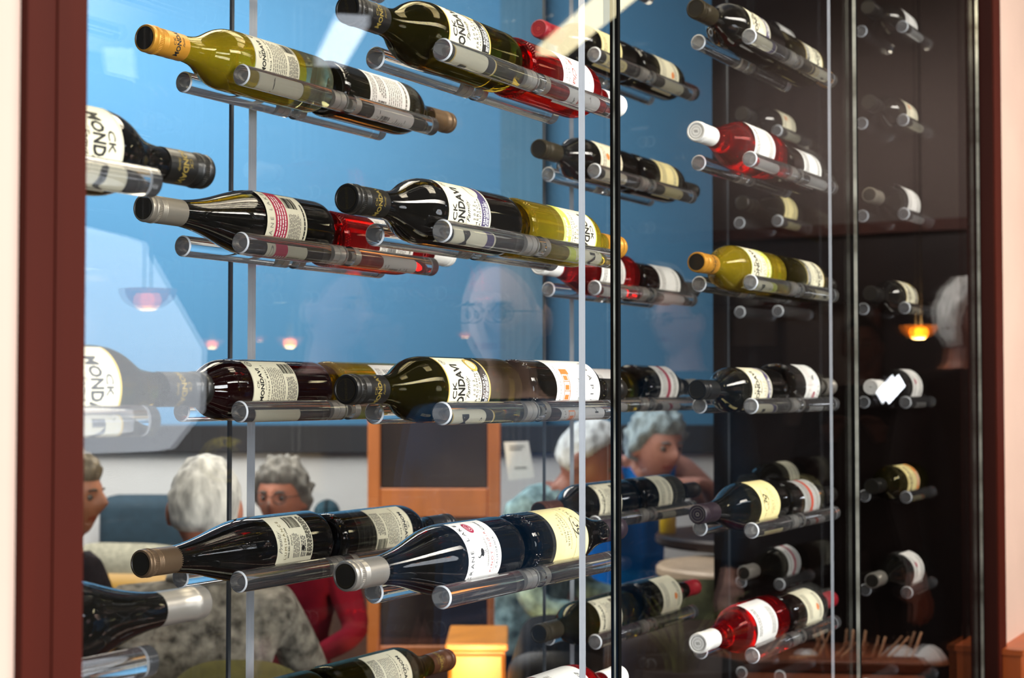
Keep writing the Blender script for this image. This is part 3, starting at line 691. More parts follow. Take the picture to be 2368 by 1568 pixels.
for i in range(nr):
    za = zr0 + (zr1 - zr0) * i / nr; zb = zr0 + (zr1 - zr0) * (i + 0.78) / nr
    b.box((-4.5, ZW - 0.22, za), (1.75, ZW, zb), M_ribs, WF)
o = link('wall_panelling', b.mesh('wall_panelling', False)); tag(o, 'pale ribbed panelling below the charcoal ledge', None, None, 'structure')
b = MB(); b.box((-4.5, ZW - 0.44, 0), (1.75, ZW, zr0 - 0.004), M_seatbr, WF)
tag(link('wall_dado', b.mesh('wall_dado', False)), 'brown dado shelf under the pale panelling', None, None, 'structure')
b = MB(); b.box((-4.5, ZW - .85, 0), (1.75, ZW - 0.445, 0.355), M_seatbr, WF)
tag(link('bench', b.mesh('bench', False)), 'long brown wall bench under the pale panelling', 'bench')
b = MB(); b.box((-9, -6, -0.1), (9, 9, 0), M_dfloor)
tag(link('floor', b.mesh('floor', False)), 'dark floor of both rooms', None, None, 'structure')

def soft_box(b, lo, hi, m, M=None, r=0.04, n=3):
    bm = bmesh.new(); bmesh.ops.create_cube(bm, size=1.0)
    for v in bm.verts: v.co = Vector([(l + h) / 2 + c * (h - l) for l, h, c in zip(lo, hi, v.co)])
    bmesh.ops.bevel(bm, geom=bm.edges[:], offset=r, segments=n, affect='EDGES', profile=0.5)
    b.add([(M @ v.co if M else v.co.copy()) for v in bm.verts], [tuple(v.index for v in f.verts) for f in bm.faces] if not bm.verts.index_update() else [], m); bm.free()
def cushion(name, label, lo, hi, col, M):
    b = MB(); soft_box(b, lo, hi, mat(col + '_cushion', col, 0.85, noise=(30, 0.15)), M, 0.05, 4)
    return tag(link(name, b.mesh(name)), label, 'cushion')
cushion('back_cushion', 'dark blue back cushion leaning on the pale panelling', (xpx(232, 5.9), 5.86, zpx(1290, ZW - .22) + .001), (xpx(470, 5.9), 6.04, zpx(1146, 5.9)), '#1d3441', WF)
cushion('back_cushion', 'small teal cushion behind the red sweatered woman', (xpx(722, 5.9), 5.9, zpx(1290, ZW - .22) + .001), (xpx(782, 5.9), 6.04, zpx(1157, 5.9)), '#103a48', WF)

def tub_chair(label, px, ytop, Z, width, face, col, shellcol, span=100, seat_r=None):
    ztop = zpx(ytop, Z); M = Matrix.Translation(at(px, 903, Z) - Vector((0, 0, EYE))) @ RZ(YAW + face)
    root = empty('tub_chair', M=M); tag(root, label, 'chair', 'upholstered chairs of the dining room')
    fab = mat(col + '_chair_fabric', col, 0.9, noise=(60, 0.22), bump=(300, 0.3)); sh = mat(shellcol + '_chair_shell', shellcol, 0.5)
    R = width / 2; n = 26; zs = 0.33; SP = math.radians(span); sr = seat_r or R - .06
    def shell(r0, r1, dz0, dz1, m):
        b = MB(); vs = []; nz = 8
        for side in (0, 1):
            for j in range(nz + 1):
                for i in range(n + 1):
                    a = -SP + 2 * SP * i / n; q = abs(a) / SP
                    top = ztop + dz1 - 0.12 * q ** 2.8; zz = zs + dz0 + (top - zs - dz0) * j / nz
                    k = j / nz; rr = (r1 if side else r0) * (0.9 + 0.1 * k)
                    if k > 0.8: rr += (-1 if side else 1) * (r1 - r0) * 0.5 * ((k - 0.8) / 0.2) ** 2
                    vs.append((rr * math.sin(a), rr * math.cos(a), zz))
        N = (nz + 1) * (n + 1); fs = []
        for j in range(nz):
            for i in range(n):
                q = [j * (n + 1) + i, j * (n + 1) + i + 1, (j + 1) * (n + 1) + i + 1, (j + 1) * (n + 1) + i]
                fs.append(tuple(q)); fs.append(tuple(x + N for x in q[::-1]))
        for i in range(n):
            q = [nz * (n + 1) + i, nz * (n + 1) + i + 1]; fs.append((q[0], q[1], q[1] + N, q[0] + N)); fs.append((i + 1, i, i + N, i + 1 + N))
        for j in range(nz):
            for i in (0, n): q = [j * (n + 1) + i, (j + 1) * (n + 1) + i]; fs.append((q[0], q[1], q[1] + N, q[0] + N))
        b.add(vs, fs, m); return b
    link('backrest', shell(R - 0.05, R, 0, 0, fab).mesh('backrest'), root)
    link('back_shell', shell(R + 0.001, R + 0.012, -0.02, -0.09, sh).mesh('back_shell'), root)
    b = MB(); b.lathe([(0, zs - 0.03), (sr - 0.02, zs - 0.03), (sr, zs), (sr - 0.005, zs + 0.04), (sr - 0.03, zs + 0.062), (0, zs + 0.065)], fab, 28); link('seat', b.mesh('seat', True, 50), root)
    for sx in (-1, 1):
        for sy in (-1, 1):
            b = MB(); b.tube([(sx * R * 0.55, sy * R * 0.55, zs - 0.02), (sx * R * 0.8, sy * R * 0.8, 0.0)], [0.018, 0.011], sh, 10); link('leg', b.mesh('leg', True, 50), root)
    return root
tub_chair('olive tub chair with its back to the display, behind the white haired man', 604, 1472, 3.42, 0.60, math.pi, '#4c4718', '#6b4a14', 40, .21)
tub_chair('beige grey tub chair beyond the white haired man', 345, 1240, 5.05, 0.46, math.pi * 0.94, '#8c8a78', '#a07a2a')
tub_chair('olive tub chair under the pale tabletop at the right', 1590, 1318, 3.88, 0.40, math.pi, '#4b4d33', '#3a2a20')
tub_chair('black tub chair beside the lit wooden cabinet', 1292, 1405, 4.2, 0.26, math.pi, '#0b0a0a', '#0b0a0a')

def round_table(label, px, ytop, Z, r, col, name='round_table'):
    M = Matrix.Translation(at(px, 903, Z) - Vector((0, 0, EYE))); root = empty(name, M=M); tag(root, label, 'table'); z = zpx(ytop, Z); m = mat(col + '_table_top', col, 0.4, noise=(10, 0.15))
    b = MB(); b.lathe([(0, z - 0.035), (r - 0.01, z - 0.035), (r, z - 0.025), (r, z - 0.008), (r - 0.008, z), (0, z)], m, 48); link('table_top', b.mesh('table_top', True, 40), root)
    b = MB(); b.lathe([(0, 0), (0.17, 0), (0.17, 0.02), (0.05, 0.05), (0.035, 0.1), (0.035, z - 0.04), (0, z - 0.04)], M_dark, 24); link('pedestal', b.mesh('pedestal', True, 40), root)
    return root, z
round_table('dark round table in front of the smiling seated person', 1765, 1232, 4.95, 0.34, '#2a1a14')
round_table('pale round table below the smiling seated person', 1735, 1303, 4.5, 0.27, '#c9b39a')

# wood framed partition, cabinet with an assumed warm lamp
def zb(y, Z): return zpx(y, Z)
Zp = 5.25; M = WF
root = empty('partition_panel', (WF @ Vector((xpx(1005, Zp), Zp, 0)))); tag(root, 'standing orange wood frame with two dark panels', 'partition')
W2R = root.matrix_world.inverted() if False else Matrix.Translation(root.location).inverted()
def prt(name, lo, hi, m):
    b = MB(); soft_box(b, lo, hi, m, W2R @ WF, 0.004, 1); return link(name, b.mesh(name, False), root)
xa, xb, xc, xd = xpx(852, Zp), xpx(881, Zp), xpx(1128, Zp), xpx(1158, Zp)
prt('stile', (xa, Zp - .02, 0.05), (xb, Zp + .02, zb(880, Zp)), M_alder); prt('stile', (xc, Zp - .02, 0.05), (xd, Zp + .02, zb(880, Zp)), M_alder)
for y0, y1 in ((880, 912), (1128, 1195), (1488, 1520)): prt('rail', (xb, Zp - .018, zb(y1, Zp)), (xc, Zp + .018, zb(y0, Zp)), M_alder)
M_board = mat('dark_board', '#261d1c', 0.35, noise=(5, 0.3))
for y0, y1 in ((912, 1128), (1195, 1488)): prt('panel', (xb, Zp - .006, zb(y1, Zp)), (xc, Zp + .006, zb(y0, Zp)), M_board)
Zc = 4.3; root = empty('low_cabinet', (WF @ Vector((xpx(1100, Zc), Zc, 0)))); tag(root, 'low honey wood cabinet lit by an assumed warm lamp, bottom centre', 'cabinet'); W2R = Matrix.Translation(root.location).inverted()
x0, x1 = xpx(1038, Zc), xpx(1168, Zc); ztop = zb(1484, Zc)
M_honey = mat('honey_wood', '#c9822f', 0.4, noise=(12, 0.2, (0.2, 1, 1)))
prt('carcass', (x0, Zc, 0.03), (x1, Zc + .32, ztop - .02), M_honey); prt('cabinet_top', (x0 - .008, Zc - .012, ztop - .02), (x1 + .008, Zc + .33, ztop), M_honey)
for i in range(4): prt('drawer_front', (x0 + .006, Zc - .014, ztop - .10 - i * .075), (x1 - .006, Zc + .0, ztop - .03 - i * .075), M_honey)
l = bpy.data.lights.new('assumed_cabinet_lamp', 'SPOT'); l.energy = 26; l.color = (1.0, 0.66, 0.26); l.spot_size = 1.2; l.shadow_soft_size = 0.03  # assumed lamp, unseen, for the warm glow on the cabinet front
o = bpy.data.objects.new('assumed_cabinet_lamp', l); C.objects.link(o); o.location = WF @ Vector((xpx(1095, 3.95), 3.95, 0.685)); o.rotation_euler = (WF.to_3x3() @ Vector((0.0, 0.3, 0.05))).to_track_quat('-Z', 'Y').to_euler()

Zn = 5.0; b = MB()
pts = [(1165, 1022), (1222, 1020), (1236, 1104), (1176, 1110)]
f = [WF @ Vector((xpx(x, Zn), Zn + d, zpx(y, Zn))) for d in (0, 0.002) for x, y in pts]
b.add(f, [(3, 2, 1, 0), (4, 5, 6, 7), (0, 1, 5, 4), (1, 2, 6, 5), (2, 3, 7, 6), (3, 0, 4, 7)], P_white)
for k, (y, a, c) in enumerate(((1031, 1178, 1212), (1038, 1178, 1206), (1080, 1190, 1218))):
    q = [WF @ Vector((xpx(x, Zn), Zn - 0.0012, zpx(y + d, Zn))) for x, d in ((a, 0), (c, -1), (c, 2), (a, 3))]; b.add(q, [(3, 2, 1, 0)], I_grey)
tag(link('paper_notice', b.mesh('paper_notice', False)), 'white paper notice hanging right of the wood framed partition', 'notice')
Zn = 4.95; M = Matrix.Translation(at(1543, 903, Zn) - Vector((0, 0, EYE))); root = empty('mustard_bottle', M=Matrix.Translation(Vector(M.translation) + Vector((0, 0, zpx(1232, 4.95))))); tag(root, 'yellow squeeze bottle on the dark round table', 'bottle')
M_must = mat('mustard_yellow', '#d9b414', 0.35)
b = MB(); b.lathe([(0, 0), (.023, 0), (.026, .006), (.026, .07), (.02, .085), (.012, .09), (0, .09)], M_must, 24); link('body', b.mesh('body', True, 50), root)
b = MB(); b.lathe([(0, .09), (.012, .09), (.011, .1), (.004, .115), (0, .116)], M_must, 16); link('nozzle', b.mesh('nozzle', True, 50), root)

# ------------------------------------------------------------------ people
def skin_mat(name, col): return mat(name, col, 0.5, noise=(14, 0.08))
def noise3(p, f): return math.sin(p.x * f + 1.3) * math.sin(p.y * f * 1.1 + 0.7) * math.sin(p.z * f * 0.93 + 2.1)
def head_pt(d):                                      # d unit, face towards -Y
    p = Vector((d.x * 0.074, d.y * 0.094, d.z * 0.116))
    if d.z < 0: p.x *= 1 - 0.30 * (-d.z) ** 1.3; p.y *= 1 - 0.10 * (-d.z)
    if d.z < -0.2 and d.y > 0: p.y *= 1 - 0.35 * (-d.z - 0.2)
    g = lambda cx, cz, sx, sz: math.exp(-((d.x - cx) / sx) ** 2 - ((d.z - cz) / sz) ** 2) if d.y < 0 else 0
    p.y -= 0.026 * g(0, -0.17, 0.16, 0.17) + 0.012 * g(0, 0.02, 0.12, 0.2)
    p.y -= 0.007 * (g(0.35, 0.2, 0.3, 0.1) + g(-0.35, 0.2, 0.3, 0.1))
    p.y += 0.012 * (g(0.38, 0.03, 0.2, 0.12) + g(-0.38, 0.03, 0.2, 0.12))
    p.y -= 0.007 * g(0, -0.5, 0.3, 0.09) - 0.003 * g(0, -0.5, 0.3, 0.02) + 0.012 * g(0, -0.82, 0.3, 0.16)
    return p
def sphere_grid(fn, nu=36, nv=24):
    vs = []; fs = []
    for j in range(nv + 1):
        th = math.pi * j / nv
        for i in range(nu):
            a = 2 * math.pi * i / nu; vs.append(fn(Vector((math.sin(th) * math.sin(a), math.sin(th) * math.cos(a), -math.cos(th)))))
    for j in range(nv):
        for i in range(nu): fs.append((j * nu + i, (j + 1) * nu + i, (j + 1) * nu + (i + 1) % nu, j * nu + (i + 1) % nu))
    return vs, fs
SIT = dict(pelvis=(0, .02, .52), spine=(0, .03, .76), chest=(0, .01, .96), neck=(0, -.01, 1.08), head=(0, -.035, 1.25), sh=(.175, .01, 1.03), el=(.24, -.06, .79), wr=(.15, -.29, .76), hand=(-.25, -1, 0), hip=(.09, 0, .51), kn=(.12, -.40, .5), an=(.12, -.34, .09), toe=(.13, -.48, .04))
STAND = dict(pelvis=(0, .0, .96), spine=(0, .01, 1.18), chest=(0, .0, 1.38), neck=(0, -.01, 1.5), head=(0, -.035, 1.67), sh=(.18, .0, 1.45), el=(.235, .03, 1.15), wr=(.25, -.06, .9), hand=(0, -.3, -1), hip=(.09, 0, .92), kn=(.11, -.02, .5), an=(.11, .02, .09), toe=(.13, -.14, .04))
def person(label, loc, face, base, cloth, skin, hair, hairstyle, over=None, tilt=0.0, nod=0.0, glasses=False, legs='#0c0d11', pattern=None, sleeves=True, group=None, collar=None, k=1.0, turn=0.0):
    J = dict(base); J.update(over or {}); hd = Vector(J['head']); k = loc.z / hd.z
    M = Matrix.Translation(loc) @ RZ(face) @ Matrix.Scale(k, 4) @ Matrix.Translation((-hd.x, -hd.y, -hd.z)) if base is SIT or base is STAND else None
    floor = (M @ Vector((0, 0, 0))).z
    root = empty('person', M=Matrix.Translation((loc.x, loc.y, floor)) @ RZ(face) @ Matrix.Scale(k, 4)); tag(root, label, 'person', group)
    off = Vector((-hd.x, -hd.y, 0))
    m_skin = skin_mat(skin + '_skin', skin); m_cl = mat(cloth + '_cloth' + ('_p' if pattern else ''), cloth, 0.95, 0, 0, 0.08, noise=pattern or (25, 0.12), bump=(120, 0.4)); m_leg = mat(legs + '_trousers', legs, 0.95, 0, 0, 0.08)
    nodes = []; rad = []; edges = []; kind = []
    def nd(p, r): nodes.append(Vector(p) + off); rad.append(r); return len(nodes) - 1
    def ed(a, c, t): edges.append((a, c)); kind.append(t)
    pe = nd(J['pelvis'], (.15, .115)); sp = nd(J['spine'], (.145, .105)); ch = nd(J['chest'], (.16, .11)); nk = nd(J['neck'], (.06, .06)); hb = nd(Vector(J['head']) + Vector((0, .02, -.05)), (.052, .055))
    ed(pe, sp, 'c'); ed(sp, ch, 'c'); ed(ch, nk, 'c'); ed(nk, hb, 's')
    for s_, sx in (('L', 1), ('R', -1)):
        g = lambda key: Vector(J.get(key + s_, (J[key][0] * sx, J[key][1], J[key][2])))
        a = nd(g('sh'), (.068, .068)); e = nd(g('el'), (.048, .048)); w_ = nd(g('wr'), (.030, .026))
        ed(ch, a, 'c'); ed(a, e, 'a'); ed(e, w_, 'a')
        hv = Vector(J.get('hand' + s_, (J['hand'][0] * sx, J['hand'][1], J['hand'][2]))).normalized()
        up = Vector((0, 0, 1)) if abs(hv.z) < .8 else Vector((0, -1, 0)); side = hv.cross(up).normalized(); up = side.cross(hv).normalized()
        W = nodes[w_] - off; pm = nd(W + hv * .055, (.034, .018)); ed(w_, pm, 's')
        for q, (o_, L) in enumerate(((-.030, .066), (-.011, .078), (.010, .074), (.029, .058))):
            k0 = nd(W + hv * .088 + side * o_, (.0105, .0105)); k1 = nd(W + hv * (.088 + L * .5) + side * o_ * 1.1 - up * .008, (.0095, .0095)); k2 = nd(W + hv * (.088 + L * .9) + side * o_ * 1.1 - up * .028, (.008, .008))
            ed(pm, k0, 's'); ed(k0, k1, 's'); ed(k1, k2, 's')
        t0 = nd(W + hv * .045 + side * (-.036 * sx), (.012, .012)); t1 = nd(W + hv * .085 + side * (-.052 * sx) - up * .012, (.0095, .0095)); ed(pm, t0, 's'); ed(t0, t1, 's')
        h = nd(g('hip'), (.088, .088)); kn = nd(g('kn'), (.062, .062)); an = nd(g('an'), (.042, .042)); to = nd(g('toe'), (.04, .03))
        ed(pe, h, 'l'); ed(h, kn, 'l'); ed(kn, an, 'l'); ed(an, to, 'l')
    me = bpy.data.meshes.new('skin'); me.from_pydata([tuple(p) for p in nodes], edges, []); o = bpy.data.objects.new('skin', me); C.objects.link(o)
    o.modifiers.new('s', 'SKIN').use_smooth_shade = True
    for i, v in enumerate(me.skin_vertices[0].data): v.radius = rad[i]; v.use_root = (i == pe)
    sub = o.modifiers.new('u', 'SUBSURF'); sub.levels = 1
    dg = bpy.context.evaluated_depsgraph_get(); sk = bpy.data.meshes.new_from_object(o.evaluated_get(dg)); bpy.data.objects.remove(o)
    vs = [v.co.copy() for v in sk.vertices]; fs = [tuple(p.vertices) for p in sk.polygons]; bpy.data.meshes.remove(sk)
    H = Matrix.Translation(hd + off) @ RZ(turn) @ Matrix.Rotation(nod, 4, 'X') @ Matrix.Rotation(tilt, 4, 'Y')
    hv_, hf = sphere_grid(head_pt); n0 = len(vs); vs += [H @ p for p in hv_]; fs += [tuple(i + n0 for i in f) for f in hf]
    for sx in (-1, 1):
        ev, ef = sphere_grid(lambda d: Vector((sx * .077 + d.x * .011 + sx * .006 * max(0, d.y), .012 + d.y * .02, -.008 + d.z * .034)), 12, 8); n0 = len(vs); vs += [H @ p for p in ev]; fs += [tuple(i + n0 for i in f) for f in ef]
    tmp = bpy.data.meshes.new('tmp'); tmp.from_pydata([tuple(p) for p in vs], [], fs); to_ = bpy.data.objects.new('tmp', tmp); C.objects.link(to_)
    rm = to_.modifiers.new('r', 'REMESH'); rm.mode = 'VOXEL'; rm.voxel_size = 0.0075; sm = to_.modifiers.new('m', 'SMOOTH'); sm.iterations = 2; sm.factor = 0.5
    dg = bpy.context.evaluated_depsgraph_get(); body = bpy.data.meshes.new_from_object(to_.evaluated_get(dg)); bpy.data.objects.remove(to_)
    body.materials.clear(); 
    m_lip = mat(skin + '_lips', tuple(c * f for c, f in zip(lin(skin), (0.75, 0.45, 0.45))), 0.4)
    for m in (m_cl, m_skin, m_leg, m_lip): body.materials.append(m)
    Hi = H.inverted(); seg = [(nodes[a], nodes[c], t) for (a, c), t in zip(edges, kind)]; idx = []
    nz = (Vector(J['neck']) + off)
    for p in body.polygons:
        c = p.center; q = Hi @ c
        if (q.x / .09) ** 2 + (q.y / .125) ** 2 + (q.z / .128) ** 2 < 1.0:
            idx.append(3 if (abs(q.x) < .024 and -.064 < q.z < -.050 and q.y < -.05) else 1); continue
        best = 9; bt = 'c'
        for a, e, t in seg:
            d = e - a; f = max(0, min(1, (c - a).dot(d) / d.length_squared)); dd = (c - a - d * f).length_squared
            if dd < best: best = dd; bt = t
        if bt == 's' and (c - nz).length < .13 and c.z < nz.z + .012: bt = 'c'
        if bt == 'c' and (c - nz).length < .075 and c.z > nz.z + .012: bt = 's'
        idx.append({'c': 0, 'a': 0 if sleeves else 1, 's': 1, 'l': 2}[bt])
    body.polygons.foreach_set('material_index', idx); body.polygons.foreach_set('use_smooth', [True] * len(idx)); body.name = 'body'
    link('body', body, root)
    m_w = mat('eye_white', '#6a635c', 0.2); m_i = mat('eye_iris', '#1c1410', 0.2)
    for sx in (-1, 1):
        b = MB(); b.ball(H @ Vector((sx * .029, -.0735, .004)), .0115, m_w, 14, 10); b.ball(H @ Vector((sx * .029, -.0808, .003)), .0058, m_i, 10, 6); link('eye', b.mesh('eye'), root)
    mb_r = mat(hair + '_brow', tuple(c * .45 for c in lin(hair)), 0.8)
    for sx in (-1, 1):
        b = MB(); b.tube([H @ Vector((sx * x_, y_, z_)) for x_, y_, z_ in ((.013, -.0915, .0215), (.028, -.0905, .0255), (.043, -.0805, .0225))], [.0028, .0038, .0022], mb_r, 6); link('eyebrow', b.mesh('eyebrow'), root)
    if hairstyle != 'bald':
        mh = mat(hair + '_hair', hair, 0.6, noise=(45, 0.45, (1, 1, 0.3)), bump=(150, 0.8)); amp, thick, front, back, side = {'short': (.004, .010, .62, -.45, .05), 'curly': (.013, .022, .42, -.5, -.15), 'crop': (.003, .007, .55, -.5, .0), 'bob': (.006, .018, .5, -.85, -.75), 'thin': (.002, .005, .8, -.35, -.05)}[hairstyle]
        def hp(d):
            p = head_pt(d); lim = front if d.y < -.55 else (back if d.y > .25 else front + (side - front) * min(1, max(0, (d.y + .55) / .45)) if d.y < -.1 else side + (back - side) * (d.y + .1) / .35)
            e = max(0, min(1, (d.z - lim) / .22)); t = thick * e ** .5 + (amp * (noise3(p, 95) + 0.6 * noise3(p, 190)) * e) - .006 * (1 - e)
            return H @ (p + d * t)
        v_, f_ = sphere_grid(hp, 64, 48); b = MB(); b.add(v_, f_, mh); link('hair', b.mesh('hair'), root)
    if glasses:
        b = MB(); mg = mat('spectacle_frame', '#3a2a20', 0.3, 0.3)
        for sx in (-1, 1):
            b.tube([H @ Vector((sx * .031 + .023 * math.cos(a * .3927), -.099 + abs(math.cos(a * .3927)) * .001, .004 + .018 * math.sin(a * .3927))) for a in range(16)], .0017, mg, 6, True)
            b.tube([H @ Vector((sx * .054, -.096, .008)), H @ Vector((sx * .078, -.04, .010)), H @ Vector((sx * .08, .015, .006))], .0016, mg, 6)
        b.tube([H @ Vector((-.008, -.104, .008)), H @ Vector((.008, -.104, .008))], .0016, mg, 6); link('spectacles', b.mesh('spectacles'), root)
    if collar:
        b = MB(); mc = mat(collar + '_collar', collar, 0.8); c = nz
        b.tube([c + Vector((.072 * math.sin(a * .349), .068 * math.cos(a * .349), .012 + .012 * math.cos(a * .349))) for a in range(18)], .013, mc, 8, True); link('collar', b.mesh('collar'), root)
    return root
PI = math.pi
person('white haired man seen from behind in a grey patterned sweater', at(478, 1176, 3.45), YAW + PI, SIT, '#6f6a60', '#b9775c', '#d8d6cc', 'short', dict(el=(.26, -.1, .8)), pattern=(38, 0.75, (1, 1, 1)), collar='#8a8578')
person('woman with curly grey brown hair and glasses in a dark red sweater', at(652, 1150, 4.7), YAW - 0.12, SIT, '#5e0c1c', '#a8694f', '#77736a', 'curly', dict(el=(.27, -.08, .82)), glasses=True, turn=-0.1)
person('short brown haired guest in profile, cut off by the left casing', at(165, 1150, 4.2), YAW + 1.35, SIT, '#221c1c', '#a26a4c', '#6d6048', 'curly')
person('white haired guest leaning forward in a teal speckled sweater', at(1362, 1062, 4.8), YAW + 1.25, SIT, '#7d9ba2', '#8a5a48', '#c9d2d8', 'short', dict(head=(0, -.16, 1.20), neck=(0, -.08, 1.10), chest=(0, .0, .99), sh=(.165, -.01, 1.06)), pattern=(30, 0.7), nod=0.4, k=0.95)
person('smiling grey haired guest in a blue sleeveless top, hands under chin', at(1518, 1030, 5.5), YAW + 0.55, SIT, '#0a6fd0', '#b07f70', '#8fa3ac', 'curly',
       dict(head=(0, -.15, 1.17), neck=(0, -.06, 1.09), chest=(0, .0, 1.0), sh=(.185, -.01, 1.10), elL=(.24, -.22, .93), elR=(-.24, -.22, .93), wrL=(.08, -.30, 1.05), wrR=(-.08, -.30, 1.05), handL=(-.9, .05, .12), handR=(.9, .05, .12)), sleeves=False, nod=0.15)

# ------------------------------------------------------------------ the bar side, seen in the reflections of the front panes
M_side = mat('dark_umber_wall', '#120e0c', 0.9, 0, 0, 0.05); M_taupe = mat('taupe_wall', '#85766f', 0.9, 0, 0, 0.1); M_mahog = mat('dark_mahogany', '#24100a', 0.5, noise=(18, 0.2, (1, 1, .1))); M_redwood = mat('reddish_casing', '#5a2410', 0.5, noise=(18, 0.2, (1, 1, .1)))
M_ceil = mat('grey_ceiling', '#4a4644', 0.9)
XF = 5.8; YS = -4.6
b = MB(); b.box((-5.2, YS - .1, 0), (XF + .1, YS, 3.5), M_side); tag(link('wall_side', b.mesh('wall_side', False)), 'dark side wall of the bar', None, None, 'structure')
b = MB(); b.box((XF, YS, 0), (XF + .1, U_W * S - .005, 3.5), M_taupe); tag(link('wall_far', b.mesh('wall_far', False)), 'taupe far wall of the bar', None, None, 'structure')
b = MB(); b.box((-5.2, YS, 3.5), (XF + .1, U_W * S, 3.6), M_ceil); tag(link('ceiling', b.mesh('ceiling', False)), 'grey ceiling of the bar', None, None, 'structure')
def far(px, y):                       # y, z on the far wall for a spot in the reflection
    d = FWD + RGT * ((px - 1184) / 3646); k = (XF - CAM.x) / d.x; yy = CAM.y + d.y * k
    return 2 * Y_MIR - yy, EYE + (903 - y) / 3646 * k
def slab(b, x0, x1, y0, y1, m, th): a = far(x0, y1); c = far(x1, y0); b.box((XF - th, min(a[0], c[0]), max(0.02, a[1])), (XF - .001, max(a[0], c[0]), c[1]), m)
b = MB(); slab(b, 1500, 2330, 528, 715, M_mahog, .06); slab(b, 1500, 2330, 528, 545, M_redwood, .09); tag(link('trim_6', b.mesh('trim_6', False)), 'dark mahogany header on the far wall', None, None, 'structure')
b = MB(); slab(b, 2040, 2195, 715, 1700, M_mahog, .03); tag(link('door_1', b.mesh('door_1', False)), 'dark mahogany door on the far wall', None, None, 'structure')
b = MB(); slab(b, 2028, 2042, 715, 1700, M_redwood, .07); slab(b, 2192, 2206, 715, 1700, M_redwood, .07); tag(link('trim_7', b.mesh('trim_7', False)), 'reddish casing of the mahogany door', None, None, 'structure')
b = MB(); slab(b, 1500, 2028, 985, 1700, M_mahog, .05); tag(link('trim_8', b.mesh('trim_8', False)), 'mahogany wainscot on the far wall', None, None, 'structure')
b = MB(); slab(b, 1690, 1815, 712, 985, M_mahog, .04); slab(b, 1704, 1800, 735, 800, M_taupe, .045); tag(link('wall_picture', b.mesh('wall_picture', False)), 'dark framed picture on the far taupe wall', 'picture')

M_tube = mat('strip_light_diffuser', '#fff4d8', 0.4, emit='#fff0c0', es=7.0); M_tubew = mat('cool_strip_diffuser', '#f4f8ff', 0.4, emit='#e8f2ff', es=4.0); M_metal = mat('lamp_metal', '#55504a', 0.4, 0.7)
def strip(label, a, c, wd, m):
    root = empty('strip_light', (a + c) / 2); tag(root, label, 'light'); d = (c - a); L = d.length; R3 = d.to_track_quat('X', 'Z').to_matrix().to_4x4()
    b = MB(); b.box((-L / 2, -wd / 2, 0), (L / 2, wd / 2, .035), m, R3); link('diffuser', b.mesh('diffuser', False), root)
    b = MB(); b.box((-L / 2 - .01, -wd / 2 - .01, .035), (L / 2 + .01, wd / 2 + .01, .06), M_metal, R3); link('housing', b.mesh('housing', False), root)
strip('warm ceiling strip light mirrored top centre', bar(1275, 125, 6.35), bar(1450, -22, 5.35), 0.11, M_tube)
strip('cool ceiling strip light mirrored top left of centre', bar(760, 150, 6.54), bar(812, 50, 5.77), 0.12, M_tubew)
strip('far ceiling strip light mirrored as a thin streak', bar(1460, 525, 9.0), bar(1560, 550, 8.6), 0.05, M_tubew)
def glow_glass():
    m = pane_mat('amber_glass_shade', (0.95, 0.5, 0.14), 1.2); nt = m.node_tree; out = [n for n in nt.nodes if n.type == 'OUTPUT_MATERIAL'][0]; mx = [n for n in nt.nodes if n.type == 'MIX_SHADER'][0]
    e = nt.nodes.new('ShaderNodeEmission'); e.inputs[0].default_value = (1.0, 0.28, 0.03, 1); e.inputs[1].default_value = 1.8
    m2 = nt.nodes.new('ShaderNodeMixShader'); m2.inputs[0].default_value = 0.4; nt.links.new(mx.outputs[0], m2.inputs[1]); nt.links.new(e.outputs[0], m2.inputs[2]); nt.links.new(m2.outputs[0], out.inputs[0])
    return m
def pendant(label, p, r, es, drop=1.2, glass='#d07a20'):
    root = empty('pendant_lamp', p); tag(root, label, 'pendant lamp', 'pendant lamps of the bar')
    mg = MAT.get('amber_glass_shade') or glow_glass(); mb_ = mat('glowing_bulb_%d' % es, '#ffe6b8', 0.3, emit='#ffcf80', es=es)
    b = MB(); b.lathe([(r * math.sin(a * .1745), -r * .8 * math.cos(a * .1745)) for a in range(0, 10)] + [(r * .96, 0), (r * .9, -.01)] + [(r * .93 * math.sin(a * .1745), -r * .72 * math.cos(a * .1745)) for a in range(8, -1, -1)], mg, 28); link('shade', b.mesh('shade'), root)
    b = MB(); b.ball(Vector((0, 0, -r * .45)), r * .42, mb_, 14, 10); link('bulb', b.mesh('bulb'), root)
    b = MB(); b.tube([(0, 0, 0), (0, 0, 3.49 - p.z)], .004, M_metal, 8); link('cord', b.mesh('cord'), root)
pendant('amber glass pendant mirrored inside the white glare at the left', bar(340, 668, 3.0), .049, 24)
pendant('small pendant mirrored between the two left vertical edges', bar(490, 785, 6.5), .045, 60)
pendant('small pendant mirrored left of the centre', bar(670, 780, 6.3), .05, 110)
pendant('small pendant mirrored on the cheek of the mirrored man', bar(1075, 768, 7.0), .03, 20)
pendant('orange pendant mirrored on the far right', bar(2125, 752, 5.2), .055, 60)
